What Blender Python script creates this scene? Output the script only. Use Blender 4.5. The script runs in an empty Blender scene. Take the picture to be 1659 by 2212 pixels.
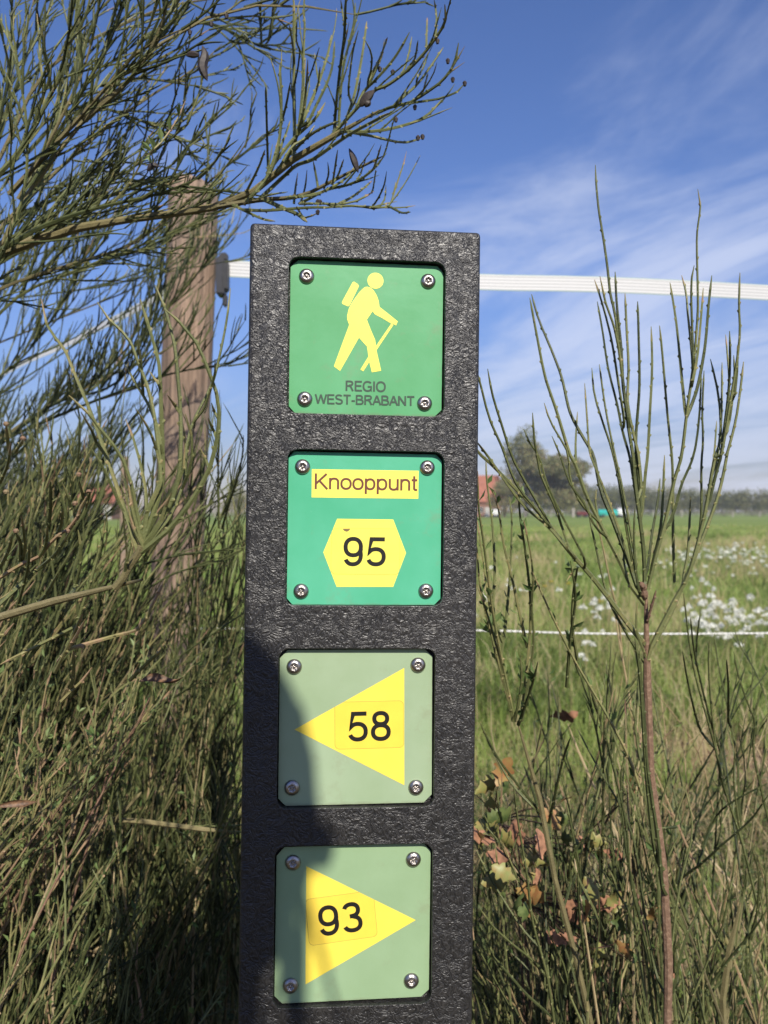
import bpy, bmesh, math, random
import numpy as np
from mathutils import Vector, Matrix
R = math.radians
random.seed(7); rng = np.random.default_rng(7)
SC = bpy.context.scene; COL = SC.collection

# ------------------------------------------------------------------ camera, sky, sun
CZ = 1.05
cam = bpy.data.cameras.new('camera'); co = bpy.data.objects.new('camera', cam); COL.objects.link(co)
cam.sensor_fit = 'VERTICAL'; cam.sensor_height = 36; cam.sensor_width = 27; cam.lens = 36*1810/2212
cam.clip_start = .02; cam.clip_end = 3000
co.location = (0, 0, CZ); co.rotation_euler = (R(90), 0, 0)
cam.dof.use_dof = True; cam.dof.focus_distance = .56; cam.dof.aperture_fstop = 13
SC.camera = co
SUN_AZ, SUN_EL = 14.0, 38.0           # degrees right of straight behind the camera, height
w = bpy.data.worlds.new("World"); SC.world = w; w.use_nodes = True
nt = w.node_tree; N = nt.nodes; L = nt.links
bg = N['Background']
sky = N.new('ShaderNodeTexSky'); sky.sky_type = 'NISHITA'; sky.sun_disc = False
sky.sun_elevation = R(SUN_EL); sky.sun_rotation = R(180-SUN_AZ)
sky.air_density = 1.0; sky.dust_density = .35; sky.ozone_density = 4.0
def nd(tree, typ, **kw):
    n = tree.nodes.new(typ)
    for k, v in kw.items(): setattr(n, k, v)
    return n
def mathn(tree, op, a, b=None, c=None, clamp=False):
    n = tree.nodes.new('ShaderNodeMath'); n.operation = op; n.use_clamp = clamp
    for i, v in enumerate((a, b, c)):
        if v is None: continue
        if isinstance(v, (int, float)): n.inputs[i].default_value = v
        else: tree.links.new(v, n.inputs[i])
    return n.outputs[0]
# thin high cloud: noise on a flat layer far overhead, seen by direction
tc = nd(nt, 'ShaderNodeTexCoord'); sx = nd(nt, 'ShaderNodeSeparateXYZ'); L.new(tc.outputs['Generated'], sx.inputs[0])
zz = mathn(nt, 'ADD', mathn(nt, 'MAXIMUM', sx.outputs[2], 0.0), .10)
px_ = mathn(nt, 'DIVIDE', sx.outputs[0], zz); py_ = mathn(nt, 'DIVIDE', sx.outputs[1], zz)
cb = nd(nt, 'ShaderNodeCombineXYZ'); L.new(px_, cb.inputs[0]); L.new(py_, cb.inputs[1])
mp = nd(nt, 'ShaderNodeMapping'); L.new(cb.outputs[0], mp.inputs[0])
mp.inputs['Rotation'].default_value = (0, 0, R(-118)); mp.inputs['Location'].default_value = (1.1, .35, 0)
an = nd(nt, 'ShaderNodeVectorMath'); an.operation = 'MULTIPLY'; an.inputs[1].default_value = (.5, 1.45, 1); L.new(mp.outputs[0], an.inputs[0])
n1 = nd(nt, 'ShaderNodeTexNoise'); L.new(an.outputs[0], n1.inputs['Vector'])
n1.inputs['Scale'].default_value = 1.0; n1.inputs['Detail'].default_value = 7; n1.inputs['Roughness'].default_value = .62; n1.inputs['Distortion'].default_value = .9
n2 = nd(nt, 'ShaderNodeTexNoise'); L.new(cb.outputs[0], n2.inputs['Vector']); n2.inputs['Scale'].default_value = .33; n2.inputs['Detail'].default_value = 2
# more cloud to the east (right of the view) and lower down
east = mathn(nt, 'MULTIPLY_ADD', px_, .22, -.05)
east = mathn(nt, 'MINIMUM', mathn(nt, 'MAXIMUM', east, -.14), .11)
low = mathn(nt, 'MINIMUM', mathn(nt, 'MULTIPLY', py_, .03), .12)
d = mathn(nt, 'ADD', mathn(nt, 'ADD', n1.outputs['Fac'], mathn(nt, 'MULTIPLY', n2.outputs['Fac'], .25)), mathn(nt, 'ADD', east, low))
mr = nd(nt, 'ShaderNodeMapRange'); mr.interpolation_type = 'SMOOTHSTEP'; L.new(d, mr.inputs[0])
mr.inputs[1].default_value = .62; mr.inputs[2].default_value = .98; mr.inputs[3].default_value = 0; mr.inputs[4].default_value = .64
cf = mathn(nt, 'MULTIPLY', mr.outputs[0], mathn(nt, 'GREATER_THAN', sx.outputs[2], 0.0))
mx = nd(nt, 'ShaderNodeMix'); mx.data_type = 'RGBA'; L.new(cf, mx.inputs[0])
hs = nd(nt, 'ShaderNodeHueSaturation'); hs.inputs['Saturation'].default_value = 1.12; L.new(sky.outputs[0], hs.inputs['Color'])
tn = nd(nt, 'ShaderNodeMix'); tn.data_type = 'RGBA'; tn.blend_type = 'MULTIPLY'; tn.inputs[0].default_value = 1; tn.inputs[7].default_value = (1.10, .96, 1.16, 1)
# autumn air: the pale band at the horizon is only a little brighter than the blue above it
hz = nd(nt, 'ShaderNodeMapRange'); hz.interpolation_type = 'SMOOTHSTEP'; L.new(mathn(nt, 'ABSOLUTE', sx.outputs[2]), hz.inputs[0]); hz.inputs[1].default_value = 0; hz.inputs[2].default_value = .30; hz.inputs[3].default_value = .56; hz.inputs[4].default_value = .96
hv = nd(nt, 'ShaderNodeVectorMath'); hv.operation = 'SCALE'; L.new(hs.outputs[0], hv.inputs[0]); L.new(hz.outputs[0], hv.inputs['Scale']); L.new(hv.outputs[0], tn.inputs[6]); L.new(tn.outputs[2], mx.inputs[6]); mx.inputs[7].default_value = (6.0, 6.5, 8.0, 1)
L.new(mx.outputs[2], bg.inputs[0]); bg.inputs[1].default_value = .103
sl = bpy.data.lights.new('sun', 'SUN'); so = bpy.data.objects.new('sun', sl); COL.objects.link(so)
sl.energy = 5.0; sl.angle = R(.53); sl.color = (1, .94, .84)
sv = Vector((math.sin(R(SUN_AZ))*math.cos(R(SUN_EL)), -math.cos(R(SUN_AZ))*math.cos(R(SUN_EL)), math.sin(R(SUN_EL))))
so.rotation_euler = sv.to_track_quat('Z', 'Y').to_euler(); so.location = (0, -5, 8)
vs = SC.view_settings; vs.view_transform = 'Standard'; vs.look = 'None'; vs.exposure = .27; vs.gamma = 1; vs.use_curve_mapping = False
SC.cycles.max_bounces = 6; SC.cycles.diffuse_bounces = 3; SC.cycles.transparent_max_bounces = 8

# ------------------------------------------------------------------ helpers
def pt(u, v, D):   # a place seen at (u, v) of the 1659 px wide photo, D metres ahead
    return np.array([(u-829.5)/1810*D, D, CZ-(v-1106)/1810*D])
def tag(o, label=None, cat=None, group=None, kind=None):
    if label: o['label'] = label
    if cat: o['category'] = cat
    if group: o['group'] = group
    if kind: o['kind'] = kind
    return o
def empty(name, loc, label, cat, group=None, mat=None):
    o = bpy.data.objects.new(name, None); COL.objects.link(o); o.empty_display_size = .05
    if mat is not None: o.matrix_world = mat
    else: o.location = loc
    return tag(o, label, cat, group)
def link(name, me, parent=None, loc=None, label=None):
    o = bpy.data.objects.new(name, me); COL.objects.link(o)
    if parent: o.parent = parent
    if loc is not None: o.location = loc
    if label: o['label'] = label
    return o
def qmesh(name, V, F, mats, tint=None, mi=None):   # quads only, numpy
    V = np.asarray(V, np.float32).reshape(-1, 3); F = np.asarray(F, np.int32).reshape(-1, 4)
    me = bpy.data.meshes.new(name)
    me.vertices.add(len(V)); me.vertices.foreach_set('co', V.ravel())
    me.loops.add(F.size); me.loops.foreach_set('vertex_index', F.ravel())
    me.polygons.add(len(F)); me.polygons.foreach_set('loop_start', np.arange(0, F.size, 4, dtype=np.int32))
    if mi is not None: me.polygons.foreach_set('material_index', np.asarray(mi, np.int32))
    if tint is not None:
        a = me.attributes.new('tint', 'FLOAT', 'POINT'); a.data.foreach_set('value', np.asarray(tint, np.float32))
    for m in (mats if isinstance(mats, (list, tuple)) else [mats]): me.materials.append(m)
    me.update(calc_edges=True); me.shade_flat()
    return me
def pmesh(name, V, F, mats, mi=None, smooth=False):
    me = bpy.data.meshes.new(name); me.from_pydata([tuple(v) for v in V], [], [tuple(f) for f in F])
    for m in (mats if isinstance(mats, (list, tuple)) else [mats]): me.materials.append(m)
    if mi: me.polygons.foreach_set('material_index', mi)
    if smooth: me.shade_smooth()
    me.update(); return me
def box(x0, x1, y0, y1, z0, z1):
    V = [(x0,y0,z0),(x1,y0,z0),(x1,y1,z0),(x0,y1,z0),(x0,y0,z1),(x1,y0,z1),(x1,y1,z1),(x0,y1,z1)]
    return V, [(0,3,2,1),(4,5,6,7),(0,1,5,4),(1,2,6,5),(2,3,7,6),(3,0,4,7)]
def joinVF(parts):
    V, F = [], []
    for v, f in parts:
        n = len(V); V += list(v); F += [tuple(i+n for i in q) for q in f]
    return V, F
# materials
def newmat(name):
    m = bpy.data.materials.new(name); m.use_nodes = True; return m, m.node_tree, m.node_tree.nodes['Principled BSDF']
def mat(name, col, rough=.6, spec=.5, metal=0, var=0, scale=20, bump=0, bscale=200, bdist=.001, col2=None, det=4):
    m, t, b = newmat(name)
    b.inputs['Base Color'].default_value = (*col, 1); b.inputs['Roughness'].default_value = rough
    b.inputs['Metallic'].default_value = metal; b.inputs['Specular IOR Level'].default_value = spec
    tc = nd(t, 'ShaderNodeTexCoord')
    if var or col2:
        n = nd(t, 'ShaderNodeTexNoise'); t.links.new(tc.outputs['Object'], n.inputs['Vector']); n.inputs['Scale'].default_value = scale; n.inputs['Detail'].default_value = det
        mr = nd(t, 'ShaderNodeMapRange'); t.links.new(n.outputs['Fac'], mr.inputs[0]); mr.inputs[1].default_value = .3; mr.inputs[2].default_value = .7
        x = nd(t, 'ShaderNodeMix'); x.data_type = 'RGBA'; t.links.new(mr.outputs[0], x.inputs[0])
        x.inputs[6].default_value = (*[c*(1-var) for c in col], 1)
        x.inputs[7].default_value = (*(col2 or [min(1, c*(1+var)) for c in col]), 1)
        t.links.new(x.outputs[2], b.inputs['Base Color'])
    if bump:
        n = nd(t, 'ShaderNodeTexNoise'); t.links.new(tc.outputs['Object'], n.inputs['Vector']); n.inputs['Scale'].default_value = bscale; n.inputs['Detail'].default_value = 3
        bp = nd(t, 'ShaderNodeBump'); bp.inputs['Strength'].default_value = bump; bp.inputs['Distance'].default_value = bdist
        t.links.new(n.outputs['Fac'], bp.inputs['Height']); t.links.new(bp.outputs[0], b.inputs['Normal'])
    return m
def tintmat(name, stops, rough=.5, spec=.3, trans=0, nscale=60, namp=.25, bump=0):
    m, t, b = newmat(name)
    a = nd(t, 'ShaderNodeAttribute'); a.attribute_name = 'tint'
    tc = nd(t, 'ShaderNodeTexCoord'); n = nd(t, 'ShaderNodeTexNoise'); t.links.new(tc.outputs['Object'], n.inputs['Vector']); n.inputs['Scale'].default_value = nscale; n.inputs['Detail'].default_value = 3
    s = mathn(t, 'ADD', a.outputs['Fac'], mathn(t, 'MULTIPLY', mathn(t, 'SUBTRACT', n.outputs['Fac'], .5), namp*2), clamp=True)
    r = nd(t, 'ShaderNodeValToRGB'); t.links.new(s, r.inputs[0])
    e = r.color_ramp.elements
    while len(e) < len(stops): e.new(.5)
    for k, (p, c) in enumerate(stops): e[k].position = p; e[k].color = (*c, 1)
    t.links.new(r.outputs[0], b.inputs['Base Color']); b.inputs['Roughness'].default_value = rough; b.inputs['Specular IOR Level'].default_value = spec
    if trans:
        tr = nd(t, 'ShaderNodeBsdfTranslucent'); t.links.new(r.outputs[0], tr.inputs[0]); ms = nd(t, 'ShaderNodeMixShader'); ms.inputs[0].default_value = trans
        t.links.new(b.outputs[0], ms.inputs[1]); t.links.new(tr.outputs[0], ms.inputs[2]); t.links.new(ms.outputs[0], t.nodes['Material Output'].inputs[0])
    if bump:
        n = nd(t, 'ShaderNodeTexNoise'); t.links.new(tc.outputs['Object'], n.inputs['Vector']); n.inputs['Scale'].default_value = 900; n.inputs['Detail'].default_value = 3
        bp = nd(t, 'ShaderNodeBump'); bp.inputs['Strength'].default_value = bump; bp.inputs['Distance'].default_value = .0006
        t.links.new(n.outputs['Fac'], bp.inputs['Height']); t.links.new(bp.outputs[0], b.inputs['Normal'])
    return m
M_stem = tintmat('broom_green', [(0, (.022,.030,.012)), (.35, (.085,.098,.036)), (.7, (.155,.165,.065)), (.92, (.27,.23,.10)), (1, (.30,.20,.12))], rough=.5, spec=.22, nscale=70, namp=.34, bump=.6)  # lowest stop deepened so low tints carry the shadow inside the foliage
M_bark = tintmat('broom_bark', [(0, (.10,.085,.04)), (.4, (.17,.145,.065)), (.75, (.24,.20,.10)), (1, (.20,.115,.075))], rough=.7, nscale=120, namp=.35, bump=1)
M_brown = tintmat('brown_trunk', [(0, (.07,.042,.028)), (.5, (.19,.115,.072)), (1, (.38,.27,.18))], rough=.75, nscale=300, namp=.5, bump=1)
M_leaf = tintmat('small_leaf', [(0, (.05,.09,.025)), (.5, (.11,.17,.05)), (1, (.20,.26,.09))], rough=.5, trans=.3)
M_pod = mat('dry_pod', (.035,.025,.02), .6, var=.4, scale=300)
M_dead = mat('dead_leaf', (.13,.07,.035), .6, var=.6, scale=160)
M_grass = tintmat('grass_blades', [(0, (.05,.085,.018)), (.45, (.21,.285,.065)), (.8, (.33,.39,.12)), (.9, (.38,.32,.15)), (1, (.48,.38,.22))], rough=.5, trans=.35, nscale=.6, namp=.12)
M_straw = tintmat('dry_straw', [(0, (.20,.14,.07)), (.5, (.38,.29,.15)), (1, (.55,.44,.27))], rough=.6, trans=.15)

# ------------------------------------------------------------------ curves and stems
def smooth(P, n):
    P = np.asarray(P, float)
    if len(P) == 2: t = np.linspace(0, 1, n)[:, None]; return P[0]*(1-t)+P[1]*t
    Q = np.vstack([2*P[0]-P[1], P, 2*P[-1]-P[-2]]); out = []
    m = 8
    for i in range(1, len(Q)-2):
        t = (np.arange(m)/m)[:, None]; a, b, c, d = Q[i-1], Q[i], Q[i+1], Q[i+2]
        out.append(.5*((2*b)+(-a+c)*t+(2*a-5*b+4*c-d)*t*t+(-a+3*b-3*c+d)*t**3))
    out.append(P[-1:]); X = np.vstack(out)
    s = np.r_[0, np.cumsum(np.linalg.norm(np.diff(X, axis=0), axis=1))]
    si = np.linspace(0, s[-1], n)
    return np.stack([np.interp(si, s, X[:, k]) for k in range(3)], 1)
def plen(P): return float(np.linalg.norm(np.diff(P, axis=0), axis=1).sum())
TM = [None]
def tube(P, r0, r1, sides=5, node=0, taper=1.0, wob=0):
    """ribbed tapering stem along P (root to tip); node>0 adds a notch every node metres"""
    Ln = plen(P)
    if node:
        k = max(2, int(Ln/node)); s = (np.arange(1, k)+rng.uniform(-.25, .25, k-1))/k
        ds = .0016/Ln; ss = np.sort(np.r_[0, s-ds*1.2, s, s+ds*.6, 1]); nodei = np.isin(ss, s)
    else:
        k = max(3, min(14, len(P))); ss = np.linspace(0, 1, k); nodei = np.zeros(k, bool)
    cs = np.r_[0, np.cumsum(np.linalg.norm(np.diff(P, axis=0), axis=1))]; cs /= cs[-1]
    X = np.stack([np.interp(ss, cs, P[:, j]) for j in range(3)], 1)
    if wob: X[1:-1] += rng.normal(0, wob, X[1:-1].shape)
    T = np.gradient(X, axis=0); T /= np.linalg.norm(T, axis=1)[:, None]+1e-12
    ref = np.array([.3, 1, .17]); ref = ref if abs(T[0]@ref) < .9 else np.array([1, 0, 0.])
    U = np.cross(T, ref); U /= np.linalg.norm(U, axis=1)[:, None]+1e-9; W = np.cross(T, U)
    rad = r0+(r1-r0)*ss**taper; rad[-1] *= .35
    if wob: rad *= rng.uniform(.88, 1.14, len(rad))
    an = np.arange(sides)/sides*2*np.pi+rng.uniform(0, 6)
    rr = rad[:, None]*np.ones(sides)
    j = 0; tm = np.zeros((len(rad), sides))
    for i in np.nonzero(nodei)[0]:
        rr[i, (j*2) % sides] += min(.0012, rad[i]*1.0); tm[i, (j*2) % sides] = .45; j += 1
    if node: tm[-3:] += .25
    TM[0] = tm.ravel()
    V = X[:, None, :]+rr[..., None]*(np.cos(an)[None, :, None]*U[:, None, :]+np.sin(an)[None, :, None]*W[:, None, :])
    n = len(X); a = (np.arange(n-1)*sides)[:, None]; b = np.arange(sides)[None, :]; c = (b+1) % sides
    F = np.stack([a+b, a+c, a+sides+c, a+sides+b], -1).reshape(-1, 4)
    return V.reshape(-1, 3), F
def grow_dir(t, ang, up, az=None):
    t = t/np.linalg.norm(t); a = np.cross(t, [0, 1, 0.1]); a /= np.linalg.norm(a)+1e-9; b = np.cross(t, a)
    az = rng.uniform(0, 2*np.pi) if az is None else az
    dr = t*math.cos(ang)+(a*math.cos(az)+b*math.sin(az))*math.sin(ang)+np.array([0, 0, up]); return dr/np.linalg.norm(dr)
def bent(p0, dr, Ln, curl=.18, up=.25, n=6):
    """a stem leaving p0 along dr that slowly turns upward"""
    P = [np.array(p0)]; dcur = np.array(dr)
    kink = rng.normal(0, curl/ n, 3)
    for i in range(n-1):
        dcur = dcur+np.array([0, 0, up/n])+kink+rng.normal(0, .055, 3); dcur /= np.linalg.norm(dcur); P.append(P[-1]+dcur*Ln/(n-1))
    return np.array(P)
class Shrub:
    def __init__(s, name, label, cat, base, group=None):
        s.name, s.label, s.cat, s.base, s.group = name, label, cat, np.array(base, float), group; s.items = []; s.nleaf = ([], [], [])
    def add(s, P, r0, r1, part='twig', m=None, tint=None, node=0, sides=5, taper=1.0, wob=0):
        P = np.asarray(P, float); tint = rng.uniform(.1, .75) if tint is None else tint
        V, F = tube(P, r0, r1, sides, node, taper, wob); tint = np.clip(tint+(TM[0] if node else 0)+np.zeros(len(V)), 0, 1)
        mid = P.mean(0); px = plen(P)*r0/max(.2, mid[1])**2
        u = 829.5+1810*P[:, 0]/np.maximum(P[:, 1], .1); v = 1106-1810*(P[:, 2]-CZ)/np.maximum(P[:, 1], .1)
        vis = ((u > -20) & (u < 1680) & (v > -20) & (v < 2230)).mean()
        s.items.append((px*vis, part, m or M_stem, V, F, tint)); return P
    def twigs(s, P, n, Ln, ang=(.3, .6), up=.25, r=.001, part='twig', start=.12, m=None, tint=None, sub=0, node=0, subL=.5, az=None, wrange=None):
        cs = np.r_[0, np.cumsum(np.linalg.norm(np.diff(P, axis=0), axis=1))]; cs /= cs[-1]; out = []
        for k in range(n):
            t = start+(1-start)*(k+rng.uniform(0, 1))/n; p = np.array([np.interp(t, cs, P[:, j]) for j in range(3)])
            i = min(len(P)-2, int(t*(len(P)-1))); tg = P[i+1]-P[i]
            l = Ln*rng.uniform(.45, 1.15)*(1-.35*t); Q = bent(p, grow_dir(tg, rng.uniform(*ang), up, None if az is None else az+rng.normal(0, .6)), l, up=up)
            ti = tint if tint is None else min(1, max(0, tint+rng.normal(0, .27)))
            s.add(Q, r*rng.uniform(.8, 1.15), r*.5, part, m, ti, node=node, sides=5 if node else 4); out.append(Q)
            if sub:
                s.twigs(Q, rng.integers(max(1, sub-2), sub+2), l*subL, (.2, .5), up, r*.75, 'twig', .25, m, tint)
        return out
    def leaf(s, p, dr, size, tint):
        dr = np.array(dr)/np.linalg.norm(dr); a = np.cross(dr, rng.normal(0, 1, 3)); a /= np.linalg.norm(a); b = np.cross(dr, a)*size*.12
        w = size*.2; V = [p, p+dr*size*.5+a*w+b, p+dr*size, p+dr*size*.5-a*w+b]
        n = len(s.nleaf[0]); s.nleaf[0].extend(V); s.nleaf[1].append((n, n+1, n+2, n+3)); s.nleaf[2].extend([tint]*4)
    def finish(s, maxp=300):
        e = empty(s.name, s.base, s.label, s.cat, s.group); s.e = e
        by = {}
        for it in s.items: by.setdefault(it[1], []).append(it)
        for part, its in by.items():
            its.sort(key=lambda q: -q[0])
            keep = [q for q in its[:maxp] if q[0] > 0]; rest = its[len(keep):]
            for _, _, m, V, F, ti in keep: link(part, qmesh(part, V-s.base, F, m, np.zeros(len(V))+ti), e)
            if rest:
                ms = []; VV, FF, TT, MI = [], [], [], []; n = 0
                for _, _, m, V, F, ti in rest:
                    if m not in ms: ms.append(m)
                    VV.append(V-s.base); FF.append(F+n); TT.append(np.zeros(len(V))+ti); MI.append(np.full(len(F), ms.index(m))); n += len(V)
                o = link(part+'_mass' if keep else part, qmesh(part, np.vstack(VV), np.vstack(FF), ms, np.concatenate(TT), np.concatenate(MI)), e); o['kind'] = 'stuff'
        if s.nleaf[0]:
            o = link('leaves', qmesh('leaves', np.array(s.nleaf[0])-s.base, s.nleaf[1], M_leaf, s.nleaf[2]), e); o['kind'] = 'stuff'
        return e

# ------------------------------------------------------------------ ground
m, t, b = newmat('field_ground'); M_ground = m
tc = nd(t, 'ShaderNodeTexCoord')
def noise(t, vec, sc, det=4, rough=.5):
    n = nd(t, 'ShaderNodeTexNoise'); t.links.new(vec, n.inputs['Vector']); n.inputs['Scale'].default_value = sc; n.inputs['Detail'].default_value = det; n.inputs['Roughness'].default_value = rough; return n.outputs['Fac']
def mixc(t, f, a, b_):
    x = nd(t, 'ShaderNodeMix'); x.data_type = 'RGBA'
    if isinstance(f, float): x.inputs[0].default_value = f
    else: t.links.new(f, x.inputs[0])
    for i, c in ((6, a), (7, b_)):
        if isinstance(c, tuple): x.inputs[i].default_value = (*c, 1)
        else: t.links.new(c, x.inputs[i])
    return x.outputs[2]
def rmp(t, v, a, b_, c=0, d=1):
    r = nd(t, 'ShaderNodeMapRange'); t.links.new(v, r.inputs[0])
    for i, q in enumerate((a, b_, c, d)): r.inputs[i+1].default_value = q
    return r.outputs[0]
P_ = tc.outputs['Object']
g = mixc(t, rmp(t, noise(t, P_, .12, 5), .35, .65), (.15,.22,.045), (.23,.29,.07))
g = mixc(t, rmp(t, noise(t, P_, .9, 6), .55, .72), g, (.25,.24,.09))
g = mixc(t, rmp(t, noise(t, P_, 14, 5), .4, .7, 0, .4), g, (.08,.11,.03))
soil = mixc(t, rmp(t, noise(t, P_, 25, 6), .35, .7), (.20,.125,.075), (.36,.25,.16))
sp = nd(t, 'ShaderNodeSeparateXYZ'); t.links.new(P_, sp.inputs[0])
dx = mathn(t, 'DIVIDE', mathn(t, 'SUBTRACT', sp.outputs[0], 1.95), .95); dy = mathn(t, 'DIVIDE', mathn(t, 'SUBTRACT', sp.outputs[1], 3.55), .75)
rr = mathn(t, 'SQRT', mathn(t, 'ADD', mathn(t, 'MULTIPLY', dx, dx), mathn(t, 'MULTIPLY', dy, dy)))
msk = rmp(t, mathn(t, 'ADD', rr, mathn(t, 'MULTIPLY', noise(t, P_, 3, 4), .8)), 1.0, 1.5, 1, 0)
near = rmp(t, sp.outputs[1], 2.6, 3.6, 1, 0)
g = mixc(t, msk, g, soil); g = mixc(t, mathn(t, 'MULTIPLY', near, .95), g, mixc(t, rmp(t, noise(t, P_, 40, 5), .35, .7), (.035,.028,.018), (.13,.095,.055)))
t.links.new(g, b.inputs['Base Color']); b.inputs['Roughness'].default_value = .9; b.inputs['Specular IOR Level'].default_value = .15
bp = nd(t, 'ShaderNodeBump'); bp.inputs['Strength'].default_value = .8; bp.inputs['Distance'].default_value = .03; t.links.new(noise(t, P_, 22, 6), bp.inputs['Height']); t.links.new(bp.outputs[0], b.inputs['Normal'])
S_ = 1500
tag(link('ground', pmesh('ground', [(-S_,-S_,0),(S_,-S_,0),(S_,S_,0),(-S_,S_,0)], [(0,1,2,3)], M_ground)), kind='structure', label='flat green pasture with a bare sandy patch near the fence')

# ------------------------------------------------------------------ waymarker post
PR = Matrix.Rotation(R(4.9245), 3, 'Z') @ Matrix.Rotation(R(-.885), 3, 'X') @ Matrix.Rotation(R(.7994), 3, 'Y')
top = Vector((-.01105, .54317, CZ+.18482)); H = 1.236
base = top - PR @ Vector((0, 0, H))
mw = PR.to_4x4(); mw.translation = base
post = empty('waymarker_post', None, 'black recycled plastic trail post with four green route plates, in front of the fence', 'waymarker post', mat=mw)
m, t, b = newmat('recycled_plastic'); M_post = m
P_ = nd(t, 'ShaderNodeTexCoord').outputs['Object']
nz = nd(t, 'ShaderNodeTexNoise'); t.links.new(P_, nz.inputs['Vector']); nz.inputs['Scale'].default_value = 85; nz.inputs['Detail'].default_value = 1.5
vm = nd(t, 'ShaderNodeVectorMath'); vm.operation = 'SCALE'; t.links.new(nz.outputs['Color'], vm.inputs[0]); vm.inputs['Scale'].default_value = .05
va = nd(t, 'ShaderNodeVectorMath'); va.operation = 'ADD'; t.links.new(P_, va.inputs[0]); t.links.new(vm.outputs[0], va.inputs[1])
swirl = noise(t, va.outputs[0], 290, 2.0, .55); grit = noise(t, P_, 900, 3, .6); big = noise(t, P_, 22, 3)
hh = mathn(t, 'ADD', mathn(t, 'ADD', swirl, mathn(t, 'MULTIPLY', grit, .14)), mathn(t, 'MULTIPLY', big, .35))
bp = nd(t, 'ShaderNodeBump'); bp.inputs['Strength'].default_value = 1; bp.inputs['Distance'].default_value = .0011; t.links.new(hh, bp.inputs['Height']); t.links.new(bp.outputs[0], b.inputs['Normal'])
pc = mixc(t, rmp(t, swirl, .38, .66), (.012,.0118,.0115), (.035,.033,.031)); pc = mixc(t, rmp(t, noise(t, P_, 9, 4), .45, .75, 0, .3), pc, (.05,.046,.042))
t.links.new(pc, b.inputs['Base Color']); b.inputs['Roughness'].default_value = .36; b.inputs['Specular IOR Level'].default_value = .55
W2, DEP = .075, .045
V, F = box(-W2, W2, 0, DEP, -.12, H)
me = pmesh('post_body', V, F, M_post); bm = bmesh.new(); bm.from_mesh(me)
bmesh.ops.bevel(bm, geom=[e for e in bm.edges if abs(e.verts[0].co.z-e.verts[1].co.z) < .01 or True], offset=.0028, segments=3, profile=.5, affect='EDGES'); bm.to_mesh(me); bm.free()
body = link('post_body', me, post)
def rrect(x0, x1, z0, z1, r, n=6):
    out = []
    for cx, cz, a0 in ((x1-r, z1-r, 0), (x0+r, z1-r, 90), (x0+r, z0+r, 180), (x1-r, z0+r, 270)):
        for k in range(n+1):
            a = R(a0+90*k/n); out.append((cx+r*math.cos(a), cz+r*math.sin(a)))
    return out
def prism(poly, y0, y1):   # poly (x,z) counter-clockwise seen from the front (-y)
    n = len(poly); V = [(x, y0, z) for x, z in poly]+[(x, y1, z) for x, z in poly]
    return V, [tuple(range(n)), tuple(range(2*n-1, n-1, -1))]+[(i, i+n, (i+1) % n+n, (i+1) % n) for i in range(n)]
REC = [(-49.8,51.8,-121.9,-21.2), (-49.2,52.3,-245.3,-145.3), (-52.7,48.2,-374.4,-272.9), (-53.2,47.8,-500.4,-398.3), (-52,48.5,-626,-524.5)]
cut = []
for x0, x1, z0, z1 in REC:
    pl = rrect(x0/1e3, x1/1e3, z0/1e3+H, z1/1e3+H, .0065)
    # slightly ragged milled edge
    cut.append(prism([(x+random.gauss(0, .00012), z+random.gauss(0, .00012)) for x, z in pl], -.01, .0072))
V, F = joinVF(cut); cm = pmesh('c', V, F, M_post); bm = bmesh.new(); bm.from_mesh(cm); bmesh.ops.recalc_face_normals(bm, faces=bm.faces); bm.to_mesh(cm); bm.free()
cutter = link('cutter', cm, post)
md = body.modifiers.new('b', 'BOOLEAN'); md.operation = 'DIFFERENCE'; md.object = cutter; md.solver = 'EXACT'
bv = body.modifiers.new('v', 'BEVEL'); bv.width = .0005; bv.segments = 2; bv.limit_method = 'ANGLE'; bv.angle_limit = R(50)
bpy.context.view_layer.update()
dg = bpy.context.evaluated_depsgraph_get(); nm = bpy.data.meshes.new_from_object(body.evaluated_get(dg)); nm.name = 'post_body'
body.modifiers.clear(); body.data = nm; bpy.data.objects.remove(cutter)

def platemat(name, c, fade, edge):
    m, t, b = newmat(name); P_ = nd(t, 'ShaderNodeTexCoord').outputs['Object']
    col = mixc(t, rmp(t, noise(t, P_, 22, 5), .35, .7), c, fade)
    col = mixc(t, rmp(t, noise(t, P_, 160, 6, .7), .66, .74, 0, .5), col, edge)
    mm = nd(t, 'ShaderNodeMapping'); t.links.new(P_, mm.inputs[0]); mm.inputs['Scale'].default_value = (900, 900, 26); mm.inputs['Rotation'].default_value = (0, .5, 0)
    col = mixc(t, rmp(t, noise(t, mm.outputs[0], 1, 2), .73, .76, 0, .35), col, edge)      # fine scratches
    col = mixc(t, rmp(t, noise(t, P_, 35, 6, .75), .56, .72, 0, .32), col, (.22,.22,.13))      # rain-dried dust
    sp = nd(t, 'ShaderNodeSeparateXYZ'); t.links.new(P_, sp.inputs[0])
    # grime that has gathered along the lower rim
    gr = mathn(t, 'ADD', sp.outputs[2], mathn(t, 'MULTIPLY', noise(t, P_, 60, 5), .006))
    col = mixc(t, rmp(t, gr, -.0478, -.0452, .55, 0), col, (.16,.13,.08))
    t.links.new(col, b.inputs['Base Color']); b.inputs['Roughness'].default_value = .38
    b.inputs['Specular IOR Level'].default_value = .4
    bp = nd(t, 'ShaderNodeBump'); bp.inputs['Strength'].default_value = .25; bp.inputs['Distance'].default_value = .0004; t.links.new(noise(t, P_, 90, 3), bp.inputs['Height']); t.links.new(bp.outputs[0], b.inputs['Normal'])
    return m
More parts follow.
